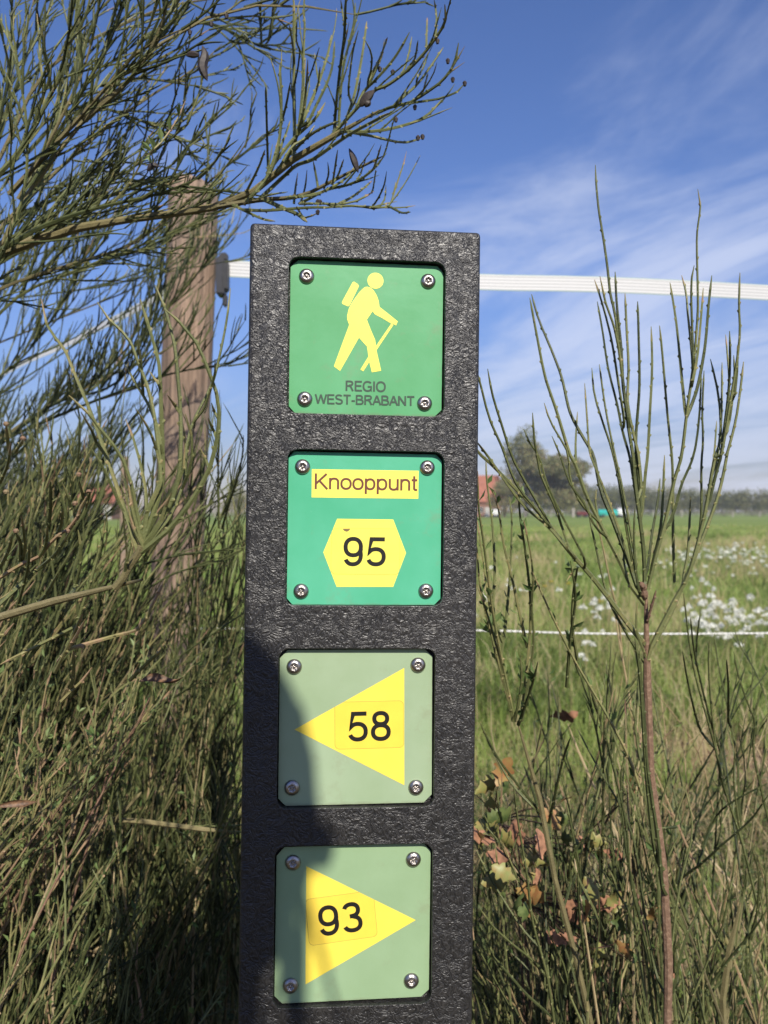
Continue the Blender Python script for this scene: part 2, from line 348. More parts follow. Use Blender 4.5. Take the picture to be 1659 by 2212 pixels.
M_p = [platemat('plate_mid_green', (.075,.30,.11), (.11,.36,.16), (.16,.40,.20)), platemat('plate_turquoise', (.065,.37,.20), (.10,.43,.26), (.16,.45,.30)),
       platemat('plate_sage', (.27,.36,.21), (.32,.41,.26), (.2,.31,.18)), platemat('plate_pale_green', (.24,.35,.19), (.28,.40,.23), (.2,.31,.17))]
M_edge = mat('plate_core', (.20,.15,.10), .8, var=.3, scale=150)
M_y1 = mat('print_pale_yellow', (.86,.78,.12), .38, .4, var=.05, scale=60); M_y2 = mat('print_yellow', (.85,.66,.085), .38, .4, var=.05, scale=60)
M_st = mat('sticker_yellow', (.82,.60,.075), .28, .5, var=.04, scale=80); M_st1 = mat('sticker_pale_yellow', (.85,.76,.12), .3, .5, var=.04, scale=80)
M_ink = mat('black_ink', (.014,.013,.012), .35); M_brink = mat('brown_ink', (.13,.035,.02), .45); M_gink = mat('dark_green_ink', (.022,.055,.03), .45)
M_steel = mat('stainless_steel', (.40,.37,.34), .33, metal=1, var=.25, scale=180, bump=.35, bscale=900, bdist=.0005)
M_rim = mat('sticker_rim', (.36,.25,.05), .5)
PLY = .0046; # depth of the plate face behind the post front
def flat(name, poly, mtl, off, parent, c):
    """thin print or film on a plate; poly in mm of the post frame"""
    V, F = prism([((x)/1e3-c[0], (z)/1e3+H-c[1]) for x, z in poly], -off, -off+.00006)
    me = pmesh(name, V, F, mtl); bm = bmesh.new(); bm.from_mesh(me); bmesh.ops.triangulate(bm, faces=[f for f in bm.faces if len(f.verts) > 4]); bmesh.ops.recalc_face_normals(bm, faces=bm.faces); bm.to_mesh(me); bm.free()
    return link(name, me, parent)
def screw_mesh():
    NA = 48; V, F = [], []
    prof = [(5.0,0,0),(5.0,.45,0),(4.75,1.05,0),(4.2,1.65,0),(3.4,2.15,0),(2.75,2.35,0),(2.45,2.38,0),(1.95,2.3,1),(1.85,.75,1),(.72,.7,0),(.70,1.9,0),(.4,2.05,0)]
    for k, (r, h, lobe) in enumerate(prof):
        for i in range(NA):
            a = 2*math.pi*i/NA; q = r*(1+(.17*math.cos(6*a) if lobe else 0)); V.append((q*math.cos(a)/1e3, -h/1e3, q*math.sin(a)/1e3))
    for k in range(len(prof)-1):
        for i in range(NA):
            j = (i+1) % NA; F.append((k*NA+i, (k+1)*NA+i, (k+1)*NA+j, k*NA+j))
    F.append(tuple((len(prof)-1)*NA+i for i in range(NA)))
    me = pmesh('screw', V, F, M_steel, smooth=True); bm = bmesh.new(); bm.from_mesh(me); bmesh.ops.recalc_face_normals(bm, faces=bm.faces); bm.to_mesh(me); bm.free(); me.shade_smooth(); return me
SCR = screw_mesh()
# stroke lettering: paths in a unit box (cap height 1)
def arc(cx, cy, rx, ry, a0, a1, n=18, p=2.25):
    out = []
    for k in range(n+1):
        a = R(a0+(a1-a0)*k/n); c, s = math.cos(a), math.sin(a)
        out.append((cx+rx*math.copysign(abs(c)**(2/p), c), cy+ry*math.copysign(abs(s)**(2/p), s)))
    return out
def G(ch):   # (advance, strokes); stroke width s is .135 of cap height; coordinates are centre lines
    h = .065
    D_ = {
     'R': (.72, [[(.1,0),(.1,1)], [(.1,1-h),(.38,1-h)]+arc(.38,.745,.21,.19,90,-90,12)+[(.38,.49),(.1,.49)] , [(.36,.49),(.46,.40),(.63,0)]]),
     'E': (.66, [[(.1,0),(.1,1)], [(.1,1-h),(.62,1-h)], [(.1,.52),(.58,.52)], [(.1,h),(.64,h)]]),
     'G': (.78, [arc(.41,.5,.34,.445,42,320,30)+[(.70,.16),(.70,.46)], [(.42,.46),(.765,.46)]]),
     'I': (.28, [[(.14,0),(.14,1)]]),
     'O': (.80, [arc(.40,.5,.335,.445,90,450,36)]),
     'W': (.96, [[(.04,1),(.25,.03)], [(.25,.03),(.48,.97)], [(.48,.97),(.71,.03)], [(.71,.03),(.92,1)]]),
     'S': (.68, [arc(.335,.735,.235,.205,25,180,14)+arc(.335,.735,.235,.205,180,250,6)+[(.40,.49)]+arc(.34,.27,.25,.21,60,-90,12)+arc(.34,.27,.25,.21,-90,-165,8)]),
     'T': (.64, [[(.32,0),(.32,.935)], [(.02,1-h),(.62,1-h)]]),
     '-': (.36, [[(.04,.37),(.32,.37)]]),
     'B': (.70, [[(.1,0),(.1,1)], [(.1,1-h),(.36,1-h)]+arc(.36,.735,.19,.20,90,-90,12)+[(.36,.535),(.1,.535)], [(.36,.505)]+arc(.38,.29,.23,.225,90,-90,12)+[(.38,h),(.1,h)]]),
     'A': (.68, [[(.03,0),(.34,.98)], [(.34,.98),(.65,0)], [(.15,.34),(.53,.34)]]),
     'N': (.76, [[(.1,0),(.1,1)], [(.11,.95),(.62,.05)], [(.63,0),(.63,1)]]),
     'K': (.70, [[(.1,0),(.1,1)], [(.12,.36),(.62,.98)], [(.27,.54),(.66,0)]]),
     'n': (.57, [[(.09,0),(.09,.73)], [(.09,.46)]+arc(.285,.46,.19,.225,165,0,12)+[(.475,0)]]),
     'u': (.57, [[(.48,0),(.48,.73)], [(.48,.26)]+arc(.285,.27,.19,.225,-15,-180,12)+[(.095,.73)]]),
     'o': (.58, [arc(.29,.365,.225,.315,90,450,28)]),
     'p': (.58, [[(.09,-.26),(.09,.73)], arc(.30,.365,.205,.315,90,450,26)]),
     't': (.32, [[(.15,.93),(.15,.2)]+arc(.235,.15,.085,.10,180,270,6)+[(.30,.05)], [(.02,.67),(.30,.67)]]),
     '9': (.70, [arc(.335,.655,.245,.285,-10,350,34), [(.583,.60)]+arc(.32,.37,.262,.315,20,-90,14)+arc(.32,.37,.24,.315,-90,-155,8)]),
     '5': (.70, [[(.62,.935),(.19,.935),(.115,.475)]+arc(.335,.325,.255,.265,140,-90,20)+arc(.335,.325,.25,.265,-90,-160,8)]),
     '8': (.70, [arc(.34,.75,.205,.19,90,450,28), arc(.34,.29,.25,.235,90,450,28)]),
     '3': (.70, [arc(.33,.74,.215,.20,165,0,14)+arc(.33,.74,.215,.20,0,-80,8)+[(.27,.53)], [(.36,.53)]+arc(.335,.285,.25,.23,75,-90,14)+arc(.335,.285,.25,.23,-90,-160,8)]),
    }
    return D_[ch]
def ribbon(path, s):
    P = [Vector((*p, 0)) for p in path]; Q = [P[0]]
    for p in P[1:]:
        if (p-Q[-1]).length > 1e-4: Q.append(p)
    P = Q; n = len(P); closed = (P[0]-P[-1]).length < 1e-3; Lf, Rt = [], []
    for i in range(n):
        a = P[i]-P[i-1] if i else (P[-1]-P[-2] if closed else P[1]-P[0]); c = P[i+1]-P[i] if i < n-1 else (P[1]-P[0] if closed else P[-1]-P[-2])
        a.normalize(); c.normalize(); tn = (a+c); tn = tn.normalized() if tn.length > 1e-4 else a
        nn = Vector((-tn.y, tn.x, 0)); k = s/2/max(.45, nn.dot(Vector((-a.y, a.x, 0)))); Lf.append(P[i]+nn*k); Rt.append(P[i]-nn*k)
    return Lf, Rt
def lettering(name, text, mtl, off, parent, c, x, z, cap, width, ang=0, s=.135, gap=0):
    adv = sum(G(ch)[0] for ch in text)+gap*(len(text)-1); kx = width/(adv-.1)/cap; V, F = [], []; cx = 0; k = 0
    ca, sa = math.cos(R(ang)), math.sin(R(ang))
    for ch in text:
        a, st = G(ch)
        for path in st:
            Lf, Rt = ribbon([((cx+p[0]-.05)*kx, p[1]) for p in path], s)
            n0 = len(V); n = len(Lf); k += 1; y = -off-.000004*k
            for q in Lf+Rt:
                X, Z = q.x*cap, q.y*cap; X, Z = X*ca-Z*sa, X*sa+Z*ca; V.append(((x+X)/1e3-c[0], y, (z+Z)/1e3+H-c[1]))
            F += [(n0+i, n0+n+i, n0+n+i+1, n0+i+1) for i in range(n-1)]
        cx += a+gap
    me = pmesh(name, V, F, mtl)
    return link(name, me, parent)
def rot(poly, cx, cz, a):
    c, s = math.cos(R(a)), math.sin(R(a)); return [(cx+(x-cx)*c-(z-cz)*s, cz+(x-cx)*s+(z-cz)*c) for x, z in poly]
def clip(poly, shape):
    ar = sum(a[0]*b[1]-b[0]*a[1] for a, b in zip(shape, shape[1:]+shape[:1])); sh = shape if ar > 0 else shape[::-1]
    for a, b in zip(sh, sh[1:]+sh[:1]):
        out = []; ins = lambda p: (b[0]-a[0])*(p[1]-a[1])-(b[1]-a[1])*(p[0]-a[0])
        for p, q in zip(poly, poly[1:]+poly[:1]):
            dp, dq = ins(p), ins(q)
            if dp >= 0: out.append(p)
            if (dp >= 0) != (dq >= 0): f = dp/(dp-dq); out.append((p[0]+(q[0]-p[0])*f, p[1]+(q[1]-p[1])*f))
        poly = out
    return poly
HEX = [(-16.6,-189.4),(19.9,-189.4),(28.6,-211.1),(20.4,-233.3),(-16.4,-233.5),(-25.3,-211.2)]
AR1 = [(28.3,-285.9),(29.3,-361.8),(-42.2,-325.3)]; AR2 = [(-33.4,-412.7),(-32.9,-488.0),(37.8,-449.0)]
PL = [  # outline corners in mm (post frame), screws
 ([(-48.9,-26.4),(-43.8,-21.9),(46.9,-22.3),(51.0,-26.6),(50.8,-117.2),(46.2,-121.6),(-44.6,-121.6),(-48.8,-117.0)], [(-38.5,-32.3),(41.0,-32.6),(-38.6,-112.2),(39.6,-113.1)], 'bright green hiker plate, topmost of the four'),
 ([(-48.4,-150.3),(-45.0,-146.3),(47.6,-146.5),(51.4,-150.5),(51.5,-240.8),(47.4,-244.9),(-44.7,-245.0),(-48.3,-241.0)], [(-39.4,-156.1),(41.9,-155.2),(-39.2,-236.4),(41.9,-235.8)], 'turquoise green plate reading Knooppunt 95'),
 ([(-52.2,-279.6),(-47.1,-274.3),(41.3,-273.6),(46.6,-278.3),(47.3,-368.0),(42.1,-373.2),(-47.1,-374.0),(-51.9,-369.2)], [(-42.9,-284.9),(37.3,-284.0),(-43.2,-362.4),(36.9,-363.3)], 'sage green plate with arrow pointing left to 58'),
 ([(-52.4,-405.7),(-47.5,-400.3),(42.4,-399.6),(47.0,-404.6),(46.9,-493.8),(41.8,-498.4),(-47.5,-499.6),(-52.5,-494.6)], [(-42.0,-410.1),(35.8,-409.8),(-42.4,-488.3),(35.4,-487.8)], 'pale green plate with arrow pointing right to 93')]
for k, (oc, sc, lab) in enumerate(PL):
    cx = sum(p[0] for p in oc)/8/1e3; cz = sum(p[1] for p in oc)/8/1e3+H; c = (cx, cz)
    poly = []
    for i in range(8):       # edge of the plate slightly nibbled
        a, b2 = oc[i], oc[(i+1) % 8]; ln = math.dist(a, b2); n = 26 if ln > 20 else 3
        nx, nz = (b2[1]-a[1])/ln, -(b2[0]-a[0])/ln
        for j in range(n):
            f = j/n; o_ = random.gauss(0, .07 if (k < 2 and i == 1) else .025) if j else 0; poly.append((a[0]+(b2[0]-a[0])*f+nx*o_, a[1]+(b2[1]-a[1])*f+nz*o_))
    poly = poly[::-1]
    V, F = prism([(x/1e3-cx, z/1e3+H-cz) for x, z in poly], 0, .0024)
    n = len(poly); me = pmesh('sign_plate', V, F, [M_p[k], M_edge], mi=[0, 0]+[1]*n)
    bm = bmesh.new(); bm.from_mesh(me); bmesh.ops.recalc_face_normals(bm, faces=bm.faces); bm.to_mesh(me); bm.free()
    pl = link('sign_plate', me, post, (cx, PLY, cz), lab)
    for x, z in sc:
        s_ = link('screw', SCR, pl, (x/1e3-cx, 0, z/1e3+H-cz)); s_.rotation_euler = (0, random.uniform(0, 1), 0)
    if k == 0:
        circ = [(6.3+5.25*math.cos(a), -33.5+5.25*math.sin(a)) for a in np.linspace(0, 2*math.pi, 40, endpoint=False)]
        pack = [(-8.6,-35.0),(-7.7,-34.6),(-5.1,-36.2),(-4.5,-37.3),(-4.8,-38.3),(-10.3,-50.2),(-11.4,-51.0),(-14.9,-49.6),(-15.4,-48.6),(-15.1,-47.6)]
        torso = [(.9,-37.6),(3.2,-38.2),(5.3,-40.0),(7.3,-43.2),(8.5,-46.4),(9.2,-50.6),(14.5,-54.5),(21.3,-59.7),(20.2,-62.4),(18.5,-61.6),(16.9,-61.2),(10.5,-57.6),(6.3,-55.6),(4.6,-53.6),(3.0,-56.2),(1.0,-59.2),(3.5,-65.4),(6.6,-72.3),(7.5,-78.9),(10.8,-92.4),(4.7,-93.6),(2.8,-86.3),(1.3,-76.8),(-4.0,-71.2),(-16.0,-93.3),(-20.1,-90.4),(-10.5,-63.0),(-11.8,-59.6),(-11.9,-57),(-10.8,-52.2),(-8.9,-48.4),(-6.4,-44.6),(-4,-41.2),(-2.2,-39.3),(-.6,-38.0)]
        stick = [(17.0,-61.3),(18.5,-62.0),(7.4,-79.3),(6.6,-77.2)]; stick2 = [(2.4,-83.2),(3.0,-86.8),(-.9,-93.1),(-2.8,-92.0)]
        pg = flat('hiker_pictogram', circ, M_y1, .00012, pl, c)
        bits = [pg]+[flat('hiker_pictogram', q, M_y1, .00012+.00001*i, pl, c) for i, q in enumerate((pack, torso, stick, stick2), 1)]
        bm = bmesh.new()
        for o in bits: bm.from_mesh(o.data)
        bm.to_mesh(pg.data); bm.free()
        for o in bits[1:]: bpy.data.objects.remove(o)
        lettering('lettering', 'REGIO', M_gink, .00016, pl, c, -12.1, -106.2, 6.7, 25.6, s=.18, gap=.02)
        lettering('lettering', 'WEST-BRABANT', M_gink, .00016, pl, c, -31.6, -115.1, 6.3, 64.2, ang=.25, s=.18, gap=.0)
    if k == 1:
        flat('name_panel', [(-33.4,-157.5),(36.2,-157.3),(36.2,-175.6),(-33.3,-175.8)], M_y1, .00010, pl, c)
        flat('hexagon', [(-16.6,-189.4),(19.9,-189.4),(28.6,-211.1),(20.4,-233.3),(-16.4,-233.5),(-25.3,-211.2)], M_y1, .00010, pl, c)
        lettering('lettering', 'Knooppunt', M_brink, .00018, pl, c, -31.4, -170.4, 10.2, 66.4, s=.138, gap=.0)
        st = rrect(-20.1, 24.3, -225.2, -195.6, 3)
        flat('sticker_border', clip(rrect(-20.3, 24.5, -225.4, -195.4, 3.1), HEX), M_rim, .00014, pl, c)
        flat('number_sticker', clip(st, HEX), M_st1, .00020, pl, c)
        flat('peeled_corner', [(-13,-195.9),(-7.9,-195.8),(-8.8,-197.0),(-10.2,-197.8),(-12,-197.2)], mat('grime', (.18,.12,.05), .8), .00024, pl, c)
        lettering('lettering', '95', M_ink, .00026, pl, c, -11.7, -219.8, 18.6, 26.9, s=.145, gap=.03)
    if k == 2:
        flat('arrow', [(28.3,-285.9),(29.3,-361.8),(-42.2,-325.3)], M_y2, .00010, pl, c)
        st = rot(rrect(-16.2, 28.3, -337.7, -307.6, 3), 6, -322, 1.0)
        flat('sticker_border', clip(rot(rrect(-16.45, 28.5, -337.95, -307.35, 3.1), 6, -322, 1.0), AR1), M_rim, .00014, pl, c)
        flat('number_sticker', clip(st, AR1), M_st, .00020, pl, c)
        lettering('lettering', '58', M_ink, .00026, pl, c, -7.2, -333.2, 18.9, 27.2, ang=1.2, s=.145, gap=.03)
    if k == 3:
        flat('arrow', [(-33.4,-412.7),(-32.9,-488.0),(37.8,-449.0)], M_y2, .00010, pl, c)
        q = rrect(-32.3, 11.5, -461.0, -431.6, 3)
        flat('sticker_border', clip(rot(rrect(-32.55, 11.75, -461.25, -431.35, 3.1), -10.4, -446.3, 6.3), AR2), M_rim, .00014, pl, c)
        flat('number_sticker', clip(rot(q, -10.4, -446.3, 6.3), AR2), M_st, .00020, pl, c)
        lettering('lettering', '93', M_ink, .00026, pl, c, -23.4, -457.6, 18.9, 27.4, ang=6.3, s=.145, gap=.03)

# ------------------------------------------------------------------ horse fence: corner post, tape, wire
m, t, b = newmat('weathered_wood'); M_wood = m
P_ = nd(t, 'ShaderNodeTexCoord').outputs['Object']
mpn = nd(t, 'ShaderNodeMapping'); t.links.new(P_, mpn.inputs[0]); mpn.inputs['Scale'].default_value = (70, 70, 5)
gr = noise(t, mpn.outputs[0], 1, 6, .65)
wc = mixc(t, rmp(t, gr, .3, .7), (.085,.058,.04), (.42,.29,.20)); wc = mixc(t, rmp(t, noise(t, P_, 7, 4), .45, .7, 0, .6), wc, (.20,.165,.135))
t.links.new(wc, b.inputs['Base Color']); b.inputs['Roughness'].default_value = .85
bp = nd(t, 'ShaderNodeBump'); bp.inputs['Strength'].default_value = 1; bp.inputs['Distance'].default_value = .012; t.links.new(gr, bp.inputs['Height']); t.links.new(bp.outputs[0], b.inputs['Normal'])
def log_mesh(base, topp, r, seed=0, na=20, nr=22):
    rs = np.random.default_rng(seed); A = np.array(topp)-np.array(base); Lg = np.linalg.norm(A); V, F = [], []
    prof = rs.normal(0, 1, na); prof = (prof+np.roll(prof, 1)+np.roll(prof, -1))/3
    for i in range(nr):
        f = i/(nr-1); z = f; rr = r*(1.04-.05*f)
        for j in range(na):
            a = 2*math.pi*j/na; q = rr*(1+.022*prof[j]+.02*math.sin(3*a+5*f+seed)+.012*math.sin(9*f+a))
            p = np.array(base)+A*f+np.array([q*math.cos(a), q*math.sin(a), 0])
            if i == nr-1: p[2] += .018*math.cos(a+2.2)
            V.append(tuple(p-np.array(base)))
    n0 = len(V)   # worn rounded head
    for s_, hz in ((.86, .016), (.55, .026), (.2, .03)):
        for j in range(na):
            a = 2*math.pi*j/na; v = V[(nr-1)*na+j]; c_ = A
            V.append((c_[0]+(v[0]-c_[0])*s_, c_[1]+(v[1]-c_[1])*s_, v[2]*1+hz-(v[2]-c_[2])*(1-s_)))
    for i in range(nr+2):
        for j in range(na): k = (j+1) % na; F.append((i*na+j, i*na+k, (i+1)*na+k, (i+1)*na+j))
    F.append(tuple((nr+2)*na+j for j in range(na)))
    return pmesh('post_shaft', V, F, M_wood, smooth=True)
M_black = mat('black_plastic', (.02,.02,.022), .45, bump=.3, bscale=80)
cb0 = (-.548, 2.07, 0); ct0 = (-.471, 2.07, 1.835)
cp = empty('corner_fence_post', cb0, 'thick weathered round wooden fence post behind the waymarker, left', 'fence post')
link('post_shaft', log_mesh(cb0, ct0, .0615, 3), cp)
def insul_mesh():
    parts = [box(-.012,.008,-.022,.022,-.062,.03), box(.004,.016,-.016,.016,-.05,.022), box(-.006,.014,-.012,.012,.022,.042), box(.002,.013,-.010,.010,-.088,-.058)]
    V, F = joinVF(parts); me = pmesh('insulator', V, F, M_black); bm = bmesh.new(); bm.from_mesh(me)
    bmesh.ops.bevel(bm, geom=list(bm.edges), offset=.0035, segments=2, affect='EDGES'); bm.to_mesh(me); bm.free(); return me
INS = insul_mesh()
ip = pt(480, 585, 2.04); link('insulator', INS, cp, tuple(ip-np.array(cb0)))
def far_post(base, h, r, label, seed, group='wooden posts of the horse fence'):
    e = empty('fence_post', base, label, 'fence post', group); link('post_shaft', log_mesh(base, (base[0]+.02, base[1], base[2]+h), r, seed, 12, 8), e)
    link('insulator', INS, e, (r+.01, 0, h-.27)); return e
p1 = pt(267, 990, 12.0); far_post((p1[0], 12.0, 0), p1[2], .062, 'slim sunlit wooden post far behind the left broom twigs', 5)
far_post((3.9, 2.75, 0), 1.8, .06, 'round wooden post carrying the right end of the white tape', 6)
far_post((-3.55, 6.1, 0), 1.8, .06, 'round wooden post carrying the left end of the white tape', 8)
# tape
m, t, b = newmat('white_fence_tape'); M_tape = m
a = nd(t, 'ShaderNodeAttribute'); a.attribute_name = 'tint'
wv = mathn(t, 'SINE', mathn(t, 'MULTIPLY', a.outputs['Fac'], 2*math.pi*5))
tcol = mixc(t, rmp(t, wv, -.2, .9, .0, 1), (.66,.66,.64), (.40,.40,.39))
edg = mathn(t, 'GREATER_THAN', mathn(t, 'ABSOLUTE', mathn(t, 'SUBTRACT', a.outputs['Fac'], .5)), .465)
tcol = mixc(t, edg, tcol, (.28,.42,.30)); t.links.new(tcol, b.inputs['Base Color']); b.inputs['Roughness'].default_value = .6
tr = nd(t, 'ShaderNodeBsdfTranslucent'); t.links.new(tcol, tr.inputs[0]); ms = nd(t, 'ShaderNodeMixShader'); ms.inputs[0].default_value = .15
t.links.new(b.outputs[0], ms.inputs[1]); t.links.new(tr.outputs[0], ms.inputs[2]); t.links.new(ms.outputs[0], t.nodes['Material Output'].inputs[0])
def tape(name, pts, wd, label, twist=None):
    P = smooth(pts, 60); V, F, T = [], [], []; K = 13
    for i, p in enumerate(P):
        tw = R(twist(i/59)) if twist else 0
        for side in (0, 1):
            for j in range(K):
                f = j/(K-1); o = (f-.5)*wd; th = .0012*side
                V.append((p[0]+o*math.sin(tw)*.4, p[1]+o*math.sin(tw)*.8+th, p[2]+o*math.cos(tw))); T.append(f)
    for i in range(59):
        for side in (0, 1):
            for j in range(K-1):
                q = [i*2*K+side*K+j, (i+1)*2*K+side*K+j, (i+1)*2*K+side*K+j+1, i*2*K+side*K+j+1]; F.append(q if side == 0 else q[::-1])
        for j in (0, K-1): F.append([i*2*K+j, i*2*K+K+j, (i+1)*2*K+K+j, (i+1)*2*K+j])
    o = link(name, qmesh(name, V, F, M_tape, T)); tag(o, label, 'fence tape'); return o
tape('fence_tape', [pt(474,579,2.05), pt(800,597,2.10), pt(1038,609,2.14), pt(1659,632,2.26), (3.86,2.74,1.60)], .0415, 'taut white electric fence tape stretched right from the corner post above the field', lambda f: 3*math.sin(f*9))
tape('fence_tape', [pt(452,588,2.1), pt(330,648,2.42), pt(150,740,3.0), pt(0,812,3.62), (-3.5,6.05,1.58)], .040, 'white fence tape slanting away to the left behind the broom twigs', lambda f: 25+30*f)
M_rope = mat('white_polywire', (.72,.71,.66), .6, var=.2, scale=400)
V, F = tube(smooth([pt(420,1358,2.02), pt(700,1359,2.08), pt(1030,1362,2.1), pt(1659,1368,2.14), (3.85,2.72,.70)], 90), .0026, .0026, 8)
P = smooth([pt(420,1358,2.02), pt(700,1359,2.08), pt(1030,1362,2.1), pt(1659,1368,2.14), (3.85,2.72,.70)], 900)
VV, FF = [], []; n = 0
for ph in (0, math.pi):
    ang = np.arange(900)*1.05+ph; Q = P+np.stack([np.zeros(900), np.cos(ang)*.0011, np.sin(ang)*.0011], 1)
    U = np.array([[0,1,0],[0,0,1],[0,-1,0],[0,0,-1]])*.0014; V = (Q[:, None, :]+U[None]).reshape(-1, 3)
    a_ = (np.arange(899)*4)[:, None]; b_ = np.arange(4)[None]; c_ = (b_+1) % 4; FF.append(np.stack([a_+b_, a_+c_, a_+4+c_, a_+4+b_], -1).reshape(-1, 4)+n); VV.append(V); n += len(V)
o = link('fence_wire', qmesh('fence_wire', np.vstack(VV), np.vstack(FF), M_rope)); tag(o, 'thin twisted white electric wire running low across the field edge', 'fence wire')

# ------------------------------------------------------------------ distant things
M_tree = tintmat('far_foliage', [(0, (.12,.135,.06)), (.5, (.22,.235,.105)), (.85, (.32,.29,.14)), (1, (.36,.26,.14))], rough=.8, trans=.42, nscale=.25, namp=.25)
M_trunk = mat('tree_bark', (.10,.08,.06), .9, var=.3, scale=3)
def leaf_cloud(cs, n, sz, seed, tb=.5):
    rs = np.random.default_rng(seed); per = [max(40, int(n*(r[0]*r[2])/sum(q[1][0]*q[1][2] for q in cs))) for _, r in cs]
    C = []; T = []
    for (c, r), k in zip(cs, per):
        d = rs.normal(0, 1, (k, 3)); d /= np.linalg.norm(d, axis=1)[:, None]; rad = rs.uniform(.2, 1, k)**.5*(1+.13*np.sin(d[:, 0]*7+d[:, 2]*9+seed))
        C.append(np.array(c)+d*np.array(r)*rad[:, None]); T.append(np.clip(tb+rs.normal(0, .2, k)+rs.normal(0, .12), 0, 1))
    C = np.vstack(C); T = np.concatenate(T); k = len(C)
    a = rs.normal(0, 1, (k, 3)); a /= np.linalg.norm(a, axis=1)[:, None]; b = np.cross(a, rs.normal(0, 1, (k, 3))); b /= np.linalg.norm(b, axis=1)[:, None]
    s = sz*rs.uniform(.5, 1.3, k)[:, None]; V = np.stack([C-a*s, C-b*s*.6, C+a*s, C+b*s*.6], 1).reshape(-1, 3)
    F = np.arange(4*k).reshape(-1, 4); return V, F, np.repeat(T, 4)
def tree(u, vt, D, wpx, label, seed, n=5000, cat='tree', group=None, tb=.5):
    rs = np.random.default_rng(seed); x = (u-829.5)/1810*D; h = CZ+(1106-vt)/1810*D; wd = wpx/1810*D
    e = empty('broadleaf_tree', (x, D, 0), label, cat, group); cs = []
    for k in range(9):
        a = rs.uniform(0, 6.28); q = rs.uniform(.1, .36)*wd; zc = h*rs.uniform(.42, .8)
        cs.append(((q*math.cos(a), q*math.sin(a), zc), (wd*rs.uniform(.17, .28), wd*.22, h*rs.uniform(.14, .22))))
    cs.append(((0, 0, h*.82), (wd*.2, wd*.2, h*.17))); cs.append(((0, 0, h*.3), (wd*.42, wd*.35, h*.24)))
    V, F, T = leaf_cloud(cs, n, wd*.022, seed, tb)
    link('crown', qmesh('crown', V, F, M_tree, T), e)
    VV, FF = [], []; nn = 0
    Tr = [(smooth([(0,0,0),(wd*.01,0,h*.3),(0,0,h*.75)], 8), wd*.035, wd*.01)]
    for k in range(6):
        c = cs[k][0]; Tr.append((smooth([(0,0,h*rs.uniform(.15,.4)), (c[0]*.5,c[1]*.5,c[2]*.75), c], 6), wd*.014, wd*.004))
    for P, r0, r1 in Tr:
        V, F = tube(P, r0, r1, 6); VV.append(V); FF.append(F+nn); nn += len(V)
    link('trunk', qmesh('trunk', np.vstack(VV), np.vstack(FF), M_trunk), e); return e
tree(1135, 915, 178, 125, 'tallest olive green tree beside the orange roofed barn', 11, 11000, tb=.6)
tree(1205, 978, 172, 150, 'broad rounded olive tree right of the tallest one', 12, 13000, tb=.7)
tree(1090, 1030, 165, 90, 'low bushy tree in front of the barn roof edge', 13, 7000, tb=.75)
tree(1262, 1052, 180, 50, 'small tree where the broad crown meets the far tree line', 14, 2500)
tree(512, 1035, 150, 70, 'dull green tree glimpsed just left of the waymarker post', 15, 2500, tb=.7)
tree(140, 1040, 130, 190, 'dark tree beyond the left houses behind broom twigs', 16, 4000, tb=.3)
cs = []; rs = np.random.default_rng(5)
for k in range(80):
    u = 1225+k*9; D = 235; x = (u-829.5)/1810*D; hz = (1118-1050+ (5 if u > 1450 else -3 if u < 1400 else 0) * -1 + rs.uniform(-5, 3))/1810*D*.96
    cs.append(((x, D+rs.uniform(-3, 3), hz*.5), (2.3, 2.2, hz*.5))); cs.append(((x, D+rs.uniform(-3, 3), hz*rs.uniform(.2, .7)), (2.6, 2.2, hz*.3)))
V, F, T = leaf_cloud(cs, 60000, .26, 3, .42)
tag(link('tree_line', qmesh('tree_line', V, F, M_tree, T)), 'long low row of dark green trees along the far edge of the pasture', 'tree line', kind='stuff')
cs = [((-110+k*6.5+rs.uniform(-2,2), 210+rs.uniform(-5,5), 1.6), (4, 3, 2.2+rs.uniform(-1,1.2))) for k in range(24)]
V, F, T = leaf_cloud(cs, 6000, .4, 9, .5)
tag(link('hedge', qmesh('hedge', V, F, M_tree, T)), 'distant mixed hedge on the horizon left of the waymarker', 'hedge', kind='stuff')
M_roof = mat('orange_roof_tile', (.30,.11,.065), .7, var=.2, scale=1.2); M_brick = mat('red_brick', (.20,.10,.065), .85, var=.25, scale=2); M_glass = mat('window_glass', (.03,.04,.05), .1); M_frame = mat('white_paint', (.42,.41,.38), .6)
